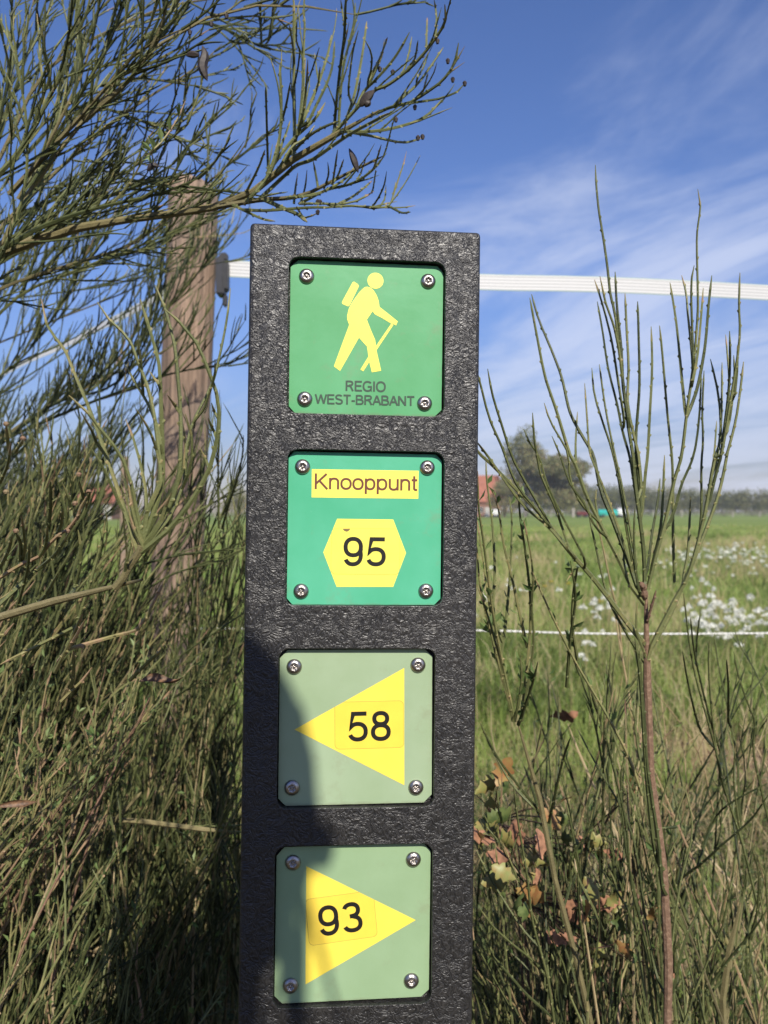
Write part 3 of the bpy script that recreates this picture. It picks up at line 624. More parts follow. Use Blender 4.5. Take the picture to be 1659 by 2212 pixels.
def house(x, y, L_, Wd, eave, ridge, label):
    e = empty('farmhouse', (x, y, 0), label, 'house'); V, F = box(-L_/2, L_/2, -Wd/2, Wd/2, 0, eave)
    n = len(V); V += [(-L_/2+.02, 0, ridge-.25), (L_/2-.02, 0, ridge-.25)]; F += [(3, 0+4, n, 7)] and [(4, 7, n), (5, n+1, 6)]
    link('wall', pmesh('wall', V, F, M_brick), e); o = .4
    pr = []
    for s in (-1, 1):
        rows = 9
        for r in range(rows):      # overlapping tile courses
            f0, f1 = r/rows, (r+1.15)/rows; y0, y1 = s*(Wd/2+o)*(1-f0), s*(Wd/2+o)*(1-min(1, f1)); z0, z1 = eave-.25+(ridge-eave+.25)*f0, eave-.25+(ridge-eave+.25)*min(1, f1)
            pr.append(([(-L_/2-o,y0,z0+.06),(L_/2+o,y0,z0+.06),(L_/2+o,y1,z1),(-L_/2-o,y1,z1),(-L_/2-o,y0,z0-.06),(L_/2+o,y0,z0-.06),(L_/2+o,y1,z1-.12),(-L_/2-o,y1,z1-.12)], [(0,1,2,3),(4,7,6,5),(0,4,5,1),(1,5,6,2),(2,6,7,3),(3,7,4,0)]))
    V, F = joinVF(pr); rf = link('roof', pmesh('roof', V, F, M_roof), e)
    V, F = box(L_*.2, L_*.2+.8, -.4, .4, ridge-.8, ridge+.9); link('chimney', pmesh('chimney', V, F, M_brick), rf)
    for k in range(3):
        wx = -L_/2+L_*(k+.7)/3.6; V, F = joinVF([box(wx,wx+1.2,-Wd/2-.06,-Wd/2+.02,.9,.98), box(wx,wx+1.2,-Wd/2-.06,-Wd/2+.02,2.0,2.08), box(wx,wx+.08,-Wd/2-.06,-Wd/2+.02,.98,2.0), box(wx+1.12,wx+1.2,-Wd/2-.06,-Wd/2+.02,.98,2.0), box(wx+.56,wx+.64,-Wd/2-.06,-Wd/2+.02,.98,2.0)])
        wn = link('window', pmesh('window', V, F, M_frame), e); V, F = box(wx+.08,wx+1.12,-Wd/2-.02,-Wd/2-.005,.98,2.0); link('pane', pmesh('pane', V, F, M_glass), wn)
    V, F = box(L_*.33, L_*.33+1, -Wd/2-.05, -Wd/2-.003, 0, 2.05); dr = link('door', pmesh('door', V, F, M_frame), e); V, F = box(L_*.33+.08, L_*.33+.14, -Wd/2-.1, -Wd/2-.055, 1, 1.12); link('handle', pmesh('handle', V, F, M_black), dr)
    return e
house(14.9, 182, 19.5, 10, 3.4, 9.0, 'red brick barn with bright orange roof beside the tall tree')
house(-40.6, 118, 6.5, 6, 2.6, 4.6, 'small house with terracotta roof seen through the left broom twigs')
# paddock fence far away
pf = empty('paddock_fence', (0, 168, 0), 'distant wire paddock fence with wooden posts along the far end of the field', 'fence'); 
M_rail = mat('grey_rail', (.34,.31,.27), .8, var=.2, scale=1)
rs = np.random.default_rng(2); pmv, pmf = box(-.09, .09, -.09, .09, 0, 1.35); PM = pmesh('post', pmv, pmf, M_rail)
for k in range(30):
    x = -60+k*5.2+rs.uniform(-.4, .4); o = link('post', PM, pf, (x, rs.uniform(-.2,.2), 0)); o.scale = (1, 1, rs.uniform(.9, 1.1))
o = link('post', PM, pf, ((1237-829.5)/1810*168, -.5, 0), 'thicker pale post'); o.scale = (2.3, 2.3, 1.35)
for z in (.55, .95, 1.28):
    V, F = box(-62, 100, -.02, .02, z, z+.05); link('rail', pmesh('rail', V, F, M_rail), pf)
M_turq = mat('turquoise_paint', (.03,.42,.36), .5, var=.2, scale=.8); M_white = mat('dull_white', (.72,.72,.70), .5, var=.1, scale=1); M_red = mat('dark_red_paint', (.16,.03,.03), .5, var=.3, scale=2); M_tyre = mat('tyre_rubber', (.02,.02,.02), .8)
def wheel_mesh(r, wd):
    V, F = [], []; n = 14
    for x in (-wd/2, wd/2):
        for rr in (r, r*.5):
            for k in range(n): a = 2*math.pi*k/n; V.append((rr*math.cos(a), x, rr*math.sin(a)))
    for k in range(n):
        j = (k+1) % n; F += [(k, j, 2*n+j, 2*n+k), (k, n+k, n+j, j), (2*n+k, 2*n+j, 3*n+j, 3*n+k)]
    F += [tuple(n+k for k in range(n)), tuple(3*n+k for k in range(n))]; return pmesh('wheel', V, F, M_tyre)
WM = wheel_mesh(.32, .2)
def cart(u, D, L_, hgt, mtl, name, label, cat, roof=False):
    x = (u-829.5)/1810*D; e = empty(name, (x, D, 0), label, cat)
    V = [(-L_/2+.15,-.8,.45),(L_/2-.15,-.8,.45),(L_/2-.15,.8,.45),(-L_/2+.15,.8,.45),(-L_/2,-.95,hgt),(L_/2,-.95,hgt),(L_/2,.95,hgt),(-L_/2,.95,hgt)]
    F = [(0,3,2,1),(0,1,5,4),(1,2,6,5),(2,3,7,6),(3,0,4,7)]
    V2, F2 = ([(v[0]*.96, v[1]*.96, v[2]+(.05 if v[2] < .5 else 0)) for v in V], [f[::-1] for f in F]); V, F = joinVF([(V, F), (V2, F2), box(-L_/2-.03, L_/2+.03, -.99, -.92, hgt-.05, hgt+.03)])
    link('body', pmesh('body', V, F, mtl), e)
    if roof:
        VV = [(-L_/2,-.95,hgt+.03),(L_/2,-.95,hgt+.03),(L_/2,.95,hgt+.03),(-L_/2,.95,hgt+.03),(-L_/2+.2,0,hgt+.45),(L_/2-.2,0,hgt+.45)]
        link('cover', pmesh('cover', VV, [(0,1,5,4),(2,3,4,5),(1,2,5),(3,0,4),(0,3,2,1)], mtl), e)
    for sx in (-.28, .28):
        for sy in (-.9, .9): link('wheel', WM, e, (sx*L_, sy, .32))
    V, F = box(L_/2-.1, L_/2+.9, -.04, .04, .42, .5); link('drawbar', pmesh('drawbar', V, F, M_black), e); return e
cart(1312, 160, 3.7, 1.05, M_turq, 'farm_trailer', 'turquoise covered trailer standing at the far end of the pasture', 'trailer', True)
cart(1341, 161, 1.6, 1.3, M_white, 'water_tank', 'small white tank right beside the turquoise trailer', 'water tank', True)
cart(1258, 163, 2.4, 1.1, M_red, 'farm_cart', 'dark red cart between the pale fence post and the turquoise trailer', 'cart')
cart(1070, 163, 1.6, 1.1, M_white, 'animal_shelter', 'small white box trailer under the tree by the barn', 'trailer', True)

V, F = box(-320, 320, -12, 330, -1, 24)
hzm = bpy.data.materials.new('thin_air_haze'); hzm.use_nodes = True; ht = hzm.node_tree; ht.nodes.remove(ht.nodes['Principled BSDF'])
pv = ht.nodes.new('ShaderNodeVolumePrincipled'); pv.inputs['Density'].default_value = .0006; pv.inputs['Color'].default_value = (.93, .95, 1, 1); pv.inputs['Anisotropy'].default_value = .2; ht.links.new(pv.outputs[0], ht.nodes['Material Output'].inputs['Volume'])
tag(link('haze', pmesh('haze', V, F, hzm)), 'thin pale autumn haze over the pasture', kind='stuff')
# ------------------------------------------------------------------ grass
def blades(x, y, h, wd, lean=.35, tint=None, z0=None):
    n = len(x); a = rng.uniform(0, 2*np.pi, n); la = rng.uniform(0, 2*np.pi, n); ln = np.abs(rng.normal(0, lean, n))*h
    B = np.stack([x, y, np.zeros(n) if z0 is None else z0], 1); W = np.stack([np.cos(a), np.sin(a)*.6, np.zeros(n)], 1)*wd[:, None]/2
    Ld = np.stack([np.cos(la), np.sin(la), np.zeros(n)], 1)*ln[:, None]; Z = np.array([0, 0, 1.])
    p1 = B+Ld*.22+Z*(h*.5)[:, None]; p2 = B+Ld*.6+Z*(h*.83)[:, None]; p3 = B+Ld+Z*h[:, None]
    V = np.stack([B-W, B+W, p1-W*.9, p1+W*.9, p2-W*.6, p2+W*.6, p3-W*.08, p3+W*.08], 1).reshape(-1, 3)
    k = (np.arange(n)*8)[:, None, None]; F = np.array([[0,1,3,2],[2,3,5,4],[4,5,7,6]])[None]+k
    T = rng.uniform(.15, .75, n) if tint is None else tint
    return V, F.reshape(-1, 4), np.repeat(T, 8)
def patchn(x, y, s):   # cheap smooth patchiness
    return .5+.25*(np.sin(x*s+1.3*np.sin(y*s*.7))+np.sin(y*s*.9+2+1.7*np.sin(x*s*.6)))
# pasture: blades get coarser with distance, denser near
n = 165000; D = 3.0*np.exp(rng.uniform(0, 1, n)**.9*math.log(62/3.0)); x = rng.uniform(-.56, .56, n)*D
keep = ~((x > -.075*D-.0) & (x < .055*D)) ; keep |= D < 0
x, D = x[keep], D[keep]; pn = patchn(x, D, .8); pn2 = patchn(x+9, D*.7, 2.3)
soilm = ((x-1.95)/.92)**2+((D-3.55)/.7)**2 < rng.uniform(.55, 1.3, len(x)); x, D, pn, pn2 = (q[~soilm] for q in (x, D, pn, pn2))
h = (.03+.13*pn**1.5)*rng.uniform(.5, 1.6, len(x))*np.where(D < 4.2, 1.25, 1); wd = .0022+D*.00075
tt = np.clip(.30+.45*pn+rng.normal(0, .14, len(x)), 0, .86); dry = rng.uniform(0, 1, len(x)) < .05+.22*(pn2 > .78)+.35*((D > 4.3) & (D < 7.5) & (x/D > .08) & (x/D < .30) & (pn > .35)); tt[dry] = rng.uniform(.86, 1, dry.sum())
V, F, T = blades(x, D, h, wd, .5, tt)
tag(link('pasture_grass', qmesh('pasture_grass', V, F, M_grass, T)), 'short sunlit green grass covering the whole pasture', 'grass', kind='stuff')
# rank grass on the fence line and round the posts
n = 42000; x = rng.uniform(-2.4, 2.6, n); D = rng.uniform(1.05, 3.1, n); pn = patchn(x, D, 3.1)
keep = (np.abs(x/D) < .56) & (rng.uniform(0, 1, n) < (.35+.65*pn)*np.where(x > 0, .42, .8)) & ~((x/D > -.16) & (x/D < .10)) & ~((x > .6) & (D > 2.6) & (rng.uniform(0, 1, n) < .8)); x, D, pn = x[keep], D[keep], pn[keep]
h = (.14+.20*pn)*rng.uniform(.45, 1.3, len(x))*np.where(x > 0, .8, 1.15); tt = np.clip(.22+.3*pn+rng.normal(0, .15, len(x)), 0, .85); dry = rng.uniform(0, 1, len(x)) < np.where(x > 0, .5, .38); tt[dry] = rng.uniform(.86, 1, dry.sum())
V, F, T = blades(x, D, h, rng.uniform(.0016, .0042, len(x)), .55, tt)
tag(link('verge_grass', qmesh('verge_grass', V, F, M_grass, T)), 'rank green and straw coloured grass along the fence line', 'grass', kind='stuff')
# ragged weeds and seeding grass in clumps through the pasture
cx_ = 3.6*np.exp(rng.uniform(0, 1, 420)*math.log(40/3.6)); ux = rng.uniform(-.12, .56, 420)*cx_; kd = rng.integers(0, 3, 420); n = 30000; ci = rng.integers(0, 420, n)
D = cx_[ci]+rng.normal(0, .12, n)*(1+cx_[ci]*.06); x = ux[ci]+rng.normal(0, .14, n)*(1+cx_[ci]*.08); kk_ = kd[ci]; ok = (D > 3.3) & ~((x/D > -.075) & (x/D < .055)); D, x, kk_ = D[ok], x[ok], kk_[ok]; n = len(D)
V, F, T = blades(x, D, rng.uniform(.08, .34, n)*np.where(kk_ == 2, 1.1, .8), .0025+D*.0007, .6, np.clip(np.where(kk_ == 0, .2, np.where(kk_ == 1, .62, .93))+rng.normal(0, .07, n), 0, 1))
tag(link('meadow_weeds', qmesh('meadow_weeds', V, F, M_grass, T)), 'ragged clumps of taller weeds and seeding grass in the pasture', 'weeds', kind='stuff')
# tall darker tufts just beyond the wire
n = 26000; D = rng.uniform(3.9, 6.4, n); x = rng.uniform(-.5, .56, n)*D; pn = patchn(x*1.2, D, 2.2); keep = (pn > .42) & ~((x/D > -.075) & (x/D < .055)); x, D, pn = x[keep], D[keep], pn[keep]
h = (.12+.24*(pn-.3))*rng.uniform(.5, 1.2, len(x)); V, F, T = blades(x, D, h, rng.uniform(.004, .010, len(x)), .6, np.clip(rng.normal(.22, .12, len(x)), 0, .8))
tag(link('tussock_grass', qmesh('tussock_grass', V, F, M_grass, T)), 'dark green leafy tussocks just beyond the low white wire', 'grass', kind='stuff')
# broken low undergrowth
for nm, sgn, n, lab in (('undergrowth', 1, 30000, 'low tangled leaves and dead stems under the broom on the right'), ('undergrowth', -1, 24000, 'low tangled leaves and dead stems under the broom on the left')):
    D = rng.uniform(1.1, 3.0, n); x = D*(rng.uniform(.08, .56, n) if sgn > 0 else -rng.uniform(.14, .56, n)); pn = patchn(x, D, 5.5)
    C = np.stack([x, D, rng.uniform(0, 1, n)**1.4*(.06+.24*pn)], 1); a = rng.normal(0, 1, (n, 3)); a[:, 2] *= .8; a /= np.linalg.norm(a, axis=1)[:, None]; b = np.cross(a, rng.normal(0, 1, (n, 3))); b /= np.linalg.norm(b, axis=1)[:, None]
    lf = rng.uniform(0, 1, n) < .45; sl_ = np.where(lf, rng.uniform(.006, .014, n), rng.uniform(.012, .04, n))[:, None]; sw_ = np.where(lf, rng.uniform(.003, .006, n), .0009)[:, None]
    V = np.stack([C-a*sl_, C-b*sw_, C+a*sl_, C+b*sw_], 1).reshape(-1, 3); T = np.where(lf, rng.uniform(0, .6, n), rng.uniform(.5, 1, n))
    M_under = tintmat('undergrowth_leaf', [(0, (.03,.05,.015)), (.5, (.085,.12,.035)), (.75, (.16,.12,.06)), (1, (.34,.25,.14))], trans=.2, namp=.2)
    tag(link(nm, qmesh(nm, V, np.arange(4*n).reshape(-1, 4), M_under, np.repeat(T, 4))), lab, 'undergrowth', kind='stuff')
# dry litter
n = 26000; x = rng.uniform(-1.2, 2.6, n); D = rng.uniform(1.0, 4.3, n); h = rng.uniform(.02, .08, n); V, F, T = blades(x, D, h, rng.uniform(.0015, .0035, n), 2.6, rng.uniform(0, 1, n))
tag(link('dry_litter', qmesh('dry_litter', V, F, M_straw, T)), 'dead straw and stem litter lying on the bare ground', 'litter', kind='stuff')

# ------------------------------------------------------------------ white flowers in the field
M_petal = mat('white_petals', (.70,.70,.62), .6, var=.2, scale=200); M_fst = mat('flower_stem_green', (.08,.13,.035), .6); M_yel = mat('yellow_petals', (.75,.52,.03), .6)
def umbel(seed, small=False, mp=M_petal):
    rs = np.random.default_rng(seed); V, F = [], []; n = 0; k = 16 if small else 95; R0 = .035
    for i in range(k):
        r = R0*math.sqrt(rs.uniform(0, 1)); a = rs.uniform(0, 6.28); c = np.array([r*math.cos(a), r*math.sin(a), .022*(1-(r/R0)**2)+rs.normal(0, .004)]); s = (.006 if small else .0032)*rs.uniform(.7, 1.4)
        tl = rs.normal(0, .8, 2); u = np.array([s, 0, tl[0]*s]); v = np.array([0, s, tl[1]*s])
        V += [c-u-v, c+u-v, c+u+v, c-u+v]; F.append((n, n+1, n+2, n+3)); n += 4
    return np.array(V), np.array(F)
def fstem(h):
    VV, FF = [], []; n = 0
    V, F = tube(smooth([(0,0,0),(.01,0,h*.5),(0,0,h)], 5), .0022, .0012, 4); VV.append(V); FF.append(F); n = len(V)
    for k in range(6):
        a = k*1.05; V, F = tube(smooth([(0,0,h-.05),(.012*math.cos(a),.012*math.sin(a),h-.02),(.024*math.cos(a),.024*math.sin(a),h)], 4), .0009, .0006, 3); VV.append(V); FF.append(F+n); n += len(V)
    return np.vstack(VV), np.vstack(FF)
UM = [umbel(k) for k in range(4)]; ST = fstem(.40); STM = qmesh('stem', ST[0], ST[1], M_fst)
HM = [qmesh('flower_head', u[0]+np.array([0, 0, .40]), u[1], M_petal) for u in UM]
FARM = []
for k in range(3):
    u = umbel(20+k, True); V = np.vstack([ST[0], u[0]+np.array([0, 0, .40])]); F = np.vstack([ST[1], u[1]+len(ST[0])]); FARM.append(qmesh('flower', V, F, [M_fst, M_petal], mi=[0]*len(ST[1])+[1]*len(u[1])))
def flower(u, v, lab, grp, hh, far, sc=1.0):
    D = (CZ-hh)*1810/(v-1106); x = (u-829.5)/1810*D; s = hh/.40*rng.uniform(.72, 1.12)
    if far:
        o = link('white_flower', FARM[rng.integers(3)], None, (x, D, 0)); tag(o, lab, 'flower', grp); o.scale = (sc*1.3, sc*1.3, s); o.rotation_euler = (0, 0, rng.uniform(0, 6)); return
    e = empty('white_flower', (x, D, 0), lab, 'flower', grp); e.rotation_euler = (rng.normal(0, .06), rng.normal(0, .06), rng.uniform(0, 6)); e.scale = (sc, sc, s)
    link('stem', STM, e); link('flower_head', HM[rng.integers(4)], e)
def cl(n, us, su, vs, svv, *a, **k):
    for _ in range(n):
        v = max(1150, rng.normal(vs, svv)); flower(min(1690, rng.normal(us, su)), v, *a, sc=rng.uniform(.35, .95), **k)
g1 = 'white yarrow in the near patch right of the broom'; l1 = 'white flat topped flower in the near patch just beyond the wire'
cl(34, 1530, 22, 1315, 16, l1, g1, .40, False); cl(26, 1625, 32, 1322, 14, l1, g1, .38, False); cl(14, 1560, 45, 1345, 8, l1, g1, .34, False); cl(6, 1505, 12, 1258, 5, l1, g1, .45, False)
g2 = 'white yarrow in the far band across the pasture'; l2 = 'tiny white flower in the broad far band of flowers'
cl(85, 1590, 55, 1188, 9, l2, g2, .42, True); cl(36, 1480, 45, 1198, 10, l2, g2, .40, True); cl(18, 1620, 60, 1222, 9, l2, g2, .36, True)
g3 = 'white yarrow scattered between post and broom'; l3 = 'white flower scattered in the grass between waymarker and broom'
cl(16, 1305, 25, 1305, 16, l3, g3, .36, False); cl(9, 1060, 30, 1275, 25, l3, g3, .34, False); cl(14, 1230, 90, 1240, 26, l3, g3, .36, True); cl(5, 1270, 10, 1395, 10, l3, g3, .3, False)
YM = []
u = umbel(40, True); V = np.vstack([ST[0], u[0]+np.array([0, 0, .40])]); F = np.vstack([ST[1], u[1]+len(ST[0])]); ym = qmesh('yellow_flower', V, F, [M_fst, M_yel], mi=[0]*len(ST[1])+[1]*len(u[1]))
for u_, v_ in ((1190,1258),(1228,1262),(1297,1300),(1175,1268)):
    D = (CZ-.3)*1810/(v_-1106); o = link('yellow_flower', ym, None, ((u_-829.5)/1810*D, D, 0)); o.scale = (.8, .8, .75); tag(o, 'small yellow flower in the grass among the scattered white ones', 'flower', 'yellow flowers between post and broom')

# ------------------------------------------------------------------ broom right of the post (traced stems)
def z6(*a): return [(1014.6+.388*a[i], 329+.388*a[i+1]) for i in range(0, len(a), 2)]
def z7(*a): return [(1014.6+.388*a[i], 960+.388*a[i+1]) for i in range(0, len(a), 2)]
def z8(*a): return [(1014.6+.388*a[i], 1563+.388*a[i+1]) for i in range(0, len(a), 2)]
def z3(*a): return [(.3307*a[i], 493.7+.3307*a[i+1]) for i in range(0, len(a), 2)]
def z4(*a): return [(.3307*a[i], 1042+.3307*a[i+1]) for i in range(0, len(a), 2)]
def z5(*a): return [(.3637*a[i], 1590.8+.3637*a[i+1]) for i in range(0, len(a), 2)]
def z2(*a): return [(521+.3307*a[i], .3307*a[i+1]) for i in range(0, len(a), 2)]
def z1(*a): return [(.3307*a[i], .3307*a[i+1]) for i in range(0, len(a), 2)]
def put(S, path, D0, D1, r0, r1, n=0, **k):   # path given tip first; D0 depth at the root end, D1 at the tip
    path = path[::-1]; m_ = len(path); P = [pt(u, v, D0+(D1-D0)*i/(m_-1)) for i, (u, v) in enumerate(path)]
    if hasattr(S, 'scr') and k.get('part') == 'stem':      # a shoot starts on the wood it grows from
        A_ = np.vstack(S.scr); u, v = path[0]; uv = np.stack([829.5+1810*A_[:, 0]/A_[:, 1], 1106-1810*(A_[:, 2]-CZ)/A_[:, 1]], 1)
        e = np.array(path[min(1, m_-1)])-np.array(path[0]); e = e/(np.linalg.norm(e)+1e-9); rel = uv-np.array([u, v]); kk = -(rel@e); pp = np.abs(rel[:, 0]*e[1]-rel[:, 1]*e[0])
        cost = pp*3+np.abs(kk-12); cost[(kk < -4) | (kk > 130) | (pp > .35*np.abs(kk)+3)] = 1e9; i = int(cost.argmin())
        if cost[i] < 1e8: P = ([A_[i]]+P) if kk[i] > 6 else [A_[i]]+P[1:]
    X = smooth(P, n or max(8, 4*m_)); S.scr = getattr(S, 'scr', []); S.scr.append(smooth(P, 60)); S.scr[-1] = S.scr[-1][S.scr[-1][:, 1] > .1]
    return S.add(X, r0, r1, **k)
S = Shrub('broom_shrub', 'young green broom bush with reddish brown trunk, right of the waymarker', 'shrub', (.235, .68, 0))
tr = put(S, z7(980,775, 975,900, 990,1130, 985,1554)+z8(1040,520, 1100,950, 1100,1500)+[(1442, 2500), (1442, 3900)], .68, .66, .0038, .0029, part='trunk', m=M_brown, tint=.5, wob=.0012, n=110, sides=8)
put(S, z7(945,770, 965,800, 980,860), .66, .655, .0028, .0022, part='trunk', m=M_brown, tint=.4, sides=7, wob=.0004)
put(S, z7(1038,812, 1020,880, 995,960, 985,1000), .66, .65, .0013, .0009, part='stem', m=M_brown, tint=.2, node=.006)
R1 = [
 (z6(40,1520)+z7(30,20, 120,110, 280,270, 430,430, 550,590, 700,760, 930,1060), .66, .58, 1.9, .9),
 (z6(100,1205, 130,1360, 180,1520, 235,1690)+z7(300,190, 420,400), .60, .57, 1.0, .7),
 (z6(30,1190, 60,1290, 110,1480, 180,1640)+z7(260,220, 380,370, 440,450), .60, .57, 1.0, .7),
 (z6(30,1600, 100,1690)+z7(160,150, 300,340, 440,460, 560,600), .61, .60, 1.1, .8),
 (z6(350,1450, 360,1600, 375,1690)+z7(400,180, 480,360, 520,480), .63, .60, .9, .7),
 (z6(300,1540, 340,1630, 385,1690)+z7(430,220, 500,370, 600,560, 640,640), .63, .61, .9, .7),
 (z6(335,810, 370,1000, 420,1250, 480,1430, 560,1690)+z7(590,110, 640,260, 730,450, 830,640, 900,790, 945,850), .66, .66, 1.6, .8),
 (z6(345,790, 385,930, 460,1110, 515,1260, 560,1450, 640,1600, 690,1690)+z7(730,250, 800,430, 880,640, 945,830), .66, .70, 1.6, .8),
 (z6(415,1395, 450,1500, 520,1620, 550,1690)+z7(560,190, 620,330), .64, .63, .9, .6),
 (z6(458,1580, 505,1690)+z7(560,220, 640,330, 700,460), .64, .62, .9, .6),
 (z6(700,70, 705,180, 720,330, 740,450, 765,620, 785,800, 810,900, 845,1200, 880,1500, 910,1690)+z7(920,200, 950,430, 970,600, 975,780), .66, .64, 1.5, .7),
 (z6(640,1285, 655,1500, 665,1650)+z7(680,80, 780,330, 860,560, 905,700), .66, .66, 1.0, .6),
 (z6(680,1200, 695,1350, 740,1500, 790,1650)+z7(830,200, 870,450, 915,700, 940,800), .66, .68, 1.1, .7),
 (z6(722,1180, 745,1350, 770,1500, 810,1690)+z7(850,240, 900,500, 930,700), .66, .67, 1.0, .7),
 (z6(710,830, 740,1000, 770,1200, 820,1400, 850,1550, 890,1690)+z7(900,120, 940,380), .67, .69, 1.1, .7),
 (z6(695,710, 740,850, 790,1050, 830,1300, 860,1500), .66, .66, 1.0, .7),
 (z6(725,690, 760,850, 800,960, 830,1100, 850,1260), .65, .63, 1.0, .7),
 (z6(810,665, 820,850, 845,1100, 855,1300, 885,1500), .65, .65, 1.3, .8),
 (z6(865,785, 875,1000, 885,1200, 880,1400, 920,1600)+z7(940,60, 955,250), .66, .66, 1.2, .8),
 (z6(935,830, 940,1000, 945,1300, 925,1600)+z7(935,150, 955,360), .66, .67, 1.2, .8),
 (z6(1010,970, 1015,1200, 1000,1500, 990,1690)+z7(980,140, 965,300, 955,400), .66, .68, 1.2, .8),
 (z6(1057,965, 1075,1150, 1100,1450, 1125,1690)+z7(1130,200, 1132,500, 1140,770), .70, .68, 1.1, .8),
 (z6(1270,205, 1285,300, 1272,400, 1265,500, 1270,750, 1270,900, 1250,1150, 1210,1450, 1180,1690)+z7(1140,200, 1090,430, 1030,650, 995,790), .66, .63, 1.5, .6),
 (z6(1115,725, 1150,950, 1175,1200, 1200,1450), .65, .66, 1.1, .7),
 (z6(1180,685, 1205,780, 1215,900, 1240,1150, 1240,1280), .65, .66, 1.0, .7),
 (z6(1250,630, 1235,720, 1235,850, 1240,1000, 1245,1180), .64, .63, 1.0, .7),
 (z6(1300,755, 1285,950, 1265,1150, 1240,1280), .64, .65, 1.0, .7),
 (z6(1348,685, 1330,850, 1310,1080, 1270,1300, 1230,1420), .65, .65, 1.2, .8),
 (z6(1505,670, 1500,850, 1505,1000, 1490,1150, 1450,1400, 1400,1690)+z7(1370,60, 1300,430, 1220,720, 1140,870, 1010,1130), .66, .62, 1.6, .7),
 (z6(1525,1165, 1510,1300, 1480,1500, 1430,1690)+z7(1440,20, 1385,280, 1270,590, 1180,800, 1100,980, 1005,1140), .67, .66, 1.6, .8),
 (z6(1447,995, 1450,1150, 1440,1350, 1410,1600, 1400,1690)+z7(1380,130, 1330,330), .65, .64, 1.2, .8),
 (z6(1425,1015, 1435,1120, 1445,1300, 1430,1500), .65, .66, .9, .6),
 (z6(1340,1150, 1375,1300, 1395,1450, 1395,1600)+z7(1370,60), .65, .66, 1.0, .7),
 (z6(1405,1170, 1405,1330, 1400,1500, 1380,1690)+z7(1340,200), .65, .67, 1.0, .7),
 (z6(1470,1130, 1475,1250, 1460,1400, 1440,1530), .65, .64, 1.0, .7),
 (z6(1490,1075, 1490,1200, 1475,1350), .64, .63, 1.0, .7),
 (z6(1305,1215, 1295,1450, 1300,1600)+z7(1290,120, 1290,380, 1270,560), .68, .68, 1.0, .7),
 (z6(1375,1495, 1360,1690)+z7(1340,180, 1310,400), .66, .68, .9, .6),
 (z6(1290,1240, 1275,1500, 1245,1690)+z7(1180,220, 1150,330, 1120,420), .66, .68, 1.1, .7),
 (z6(600,1445, 590,1600, 590,1690)+z7(585,110), .66, .68, .9, .6),
 (z7(1060,190, 1045,330, 1015,500, 990,700), .66, .67, 1.0, .8), (z7(1085,60, 1075,300, 1060,480, 1010,700), .66, .67, 1.2, .8),
 (z7(660,330, 670,420, 700,560, 760,820, 820,960), .66, .68, 1.0, .7), (z7(705,250, 700,340, 720,430), .66, .66, .9, .6),
 (z7(855,580, 865,700, 900,790, 950,860), .66, .67, 1.0, .7), (z7(1230,290, 1225,420, 1215,600, 1190,740), .67, .68, 1.1, .8),
 (z7(920,350, 915,520, 925,700, 945,820), .65, .64, 1.0, .7),
 (z7(935,880, 925,1000, 940,1080, 960,1130), .66, .65, 1.0, .7),
 (z7(920,1080, 935,1180, 950,1320, 965,1554)+z8(985,300, 1030,700), .66, .63, 1.6, .9),
 (z7(945,1150, 955,1300, 975,1554)+z8(990,250, 1050,650, 1070,900), .66, .64, 1.4, .9),
]
for path, d0, d1, a, b_ in R1:
    put(S, path, d0, d1, a/1e3*1.2, b_/1e3*1.1, part='stem', tint=rng.uniform(.15, .7), node=.0095)
low = [z8(1175,180, 1120,280, 1060,480, 1050,700), z8(1040,585, 1150,575), z8(600,30, 700,220, 900,600, 980,1100, 1040,1400), z8(860,190, 840,320, 870,700, 960,1150, 1030,1660), z8(750,30, 800,250, 870,560, 900,900, 990,1250, 1060,1660),
       z8(1200,350, 1240,600, 1170,900, 1120,1300, 1110,1660), z8(1010,450, 1040,800, 1060,1200, 1080,1660), z8(1290,790, 1290,1000, 1200,1200, 1130,1500), z8(1060,700, 1090,950, 1110,1300, 1090,1660), z8(1420,1090, 1380,1200, 1250,1500, 1200,1660)]
for q in low: put(S, q, .70, .68+rng.uniform(-.05,.06), .0013, .0007, part='stem', tint=rng.uniform(.1, .6), node=.011)
S.finish()
# slender leafy broom between post and trunk
S = Shrub('broom_shrub', 'slender leafy broom stems rising close beside the right edge of the waymarker', 'shrub', (.115, .70, 0))
R2 = [z7(130,260, 160,360, 190,560, 230,720, 280,950, 320,1130), z7(220,290, 235,430, 225,700, 200,1000, 170,1200), z7(300,420, 330,560, 350,700, 345,900, 330,1130, 290,1500), z7(90,60, 95,200, 125,430, 140,700, 130,940), z7(45,150, 50,350, 80,560, 110,800, 140,1000, 190,1250, 250,1540),
      z7(270,200, 280,400, 310,600, 340,900, 325,1200), z7(360,730, 345,900, 355,1100, 330,1300, 290,1540), z7(40,780, 90,920, 150,1130, 200,1350, 240,1540), z7(500,900, 540,760, 600,680, 580,800, 570,1000, 600,1200)[1:] , z7(380,1210, 350,1330, 300,1480, 270,1560), z7(280,1160, 290,1300, 270,1450, 255,1540),
      z7(40,420, 70,620, 110,900, 150,1150, 210,1400), z7(560,650, 590,850, 560,1080, 540,1350, 430,1554)[:4], z7(350,710, 420,870, 500,1040, 600,1230, 790,1554)+z8(890,200, 960,400), z7(40,560, 60,800, 130,1100, 190,1330)]
for q in R2:
    P = put(S, q, .70, .68+rng.uniform(-.08, .06), .0015, .0007, part='stem', tint=rng.uniform(.35, .8), node=.012)
    for k in range(7):
        i = rng.integers(2, len(P)-1); S.leaf(P[i], grow_dir(P[i]-P[i-1], rng.uniform(.4, 1.1), .3), rng.uniform(.006, .014), rng.uniform(.2, 1))
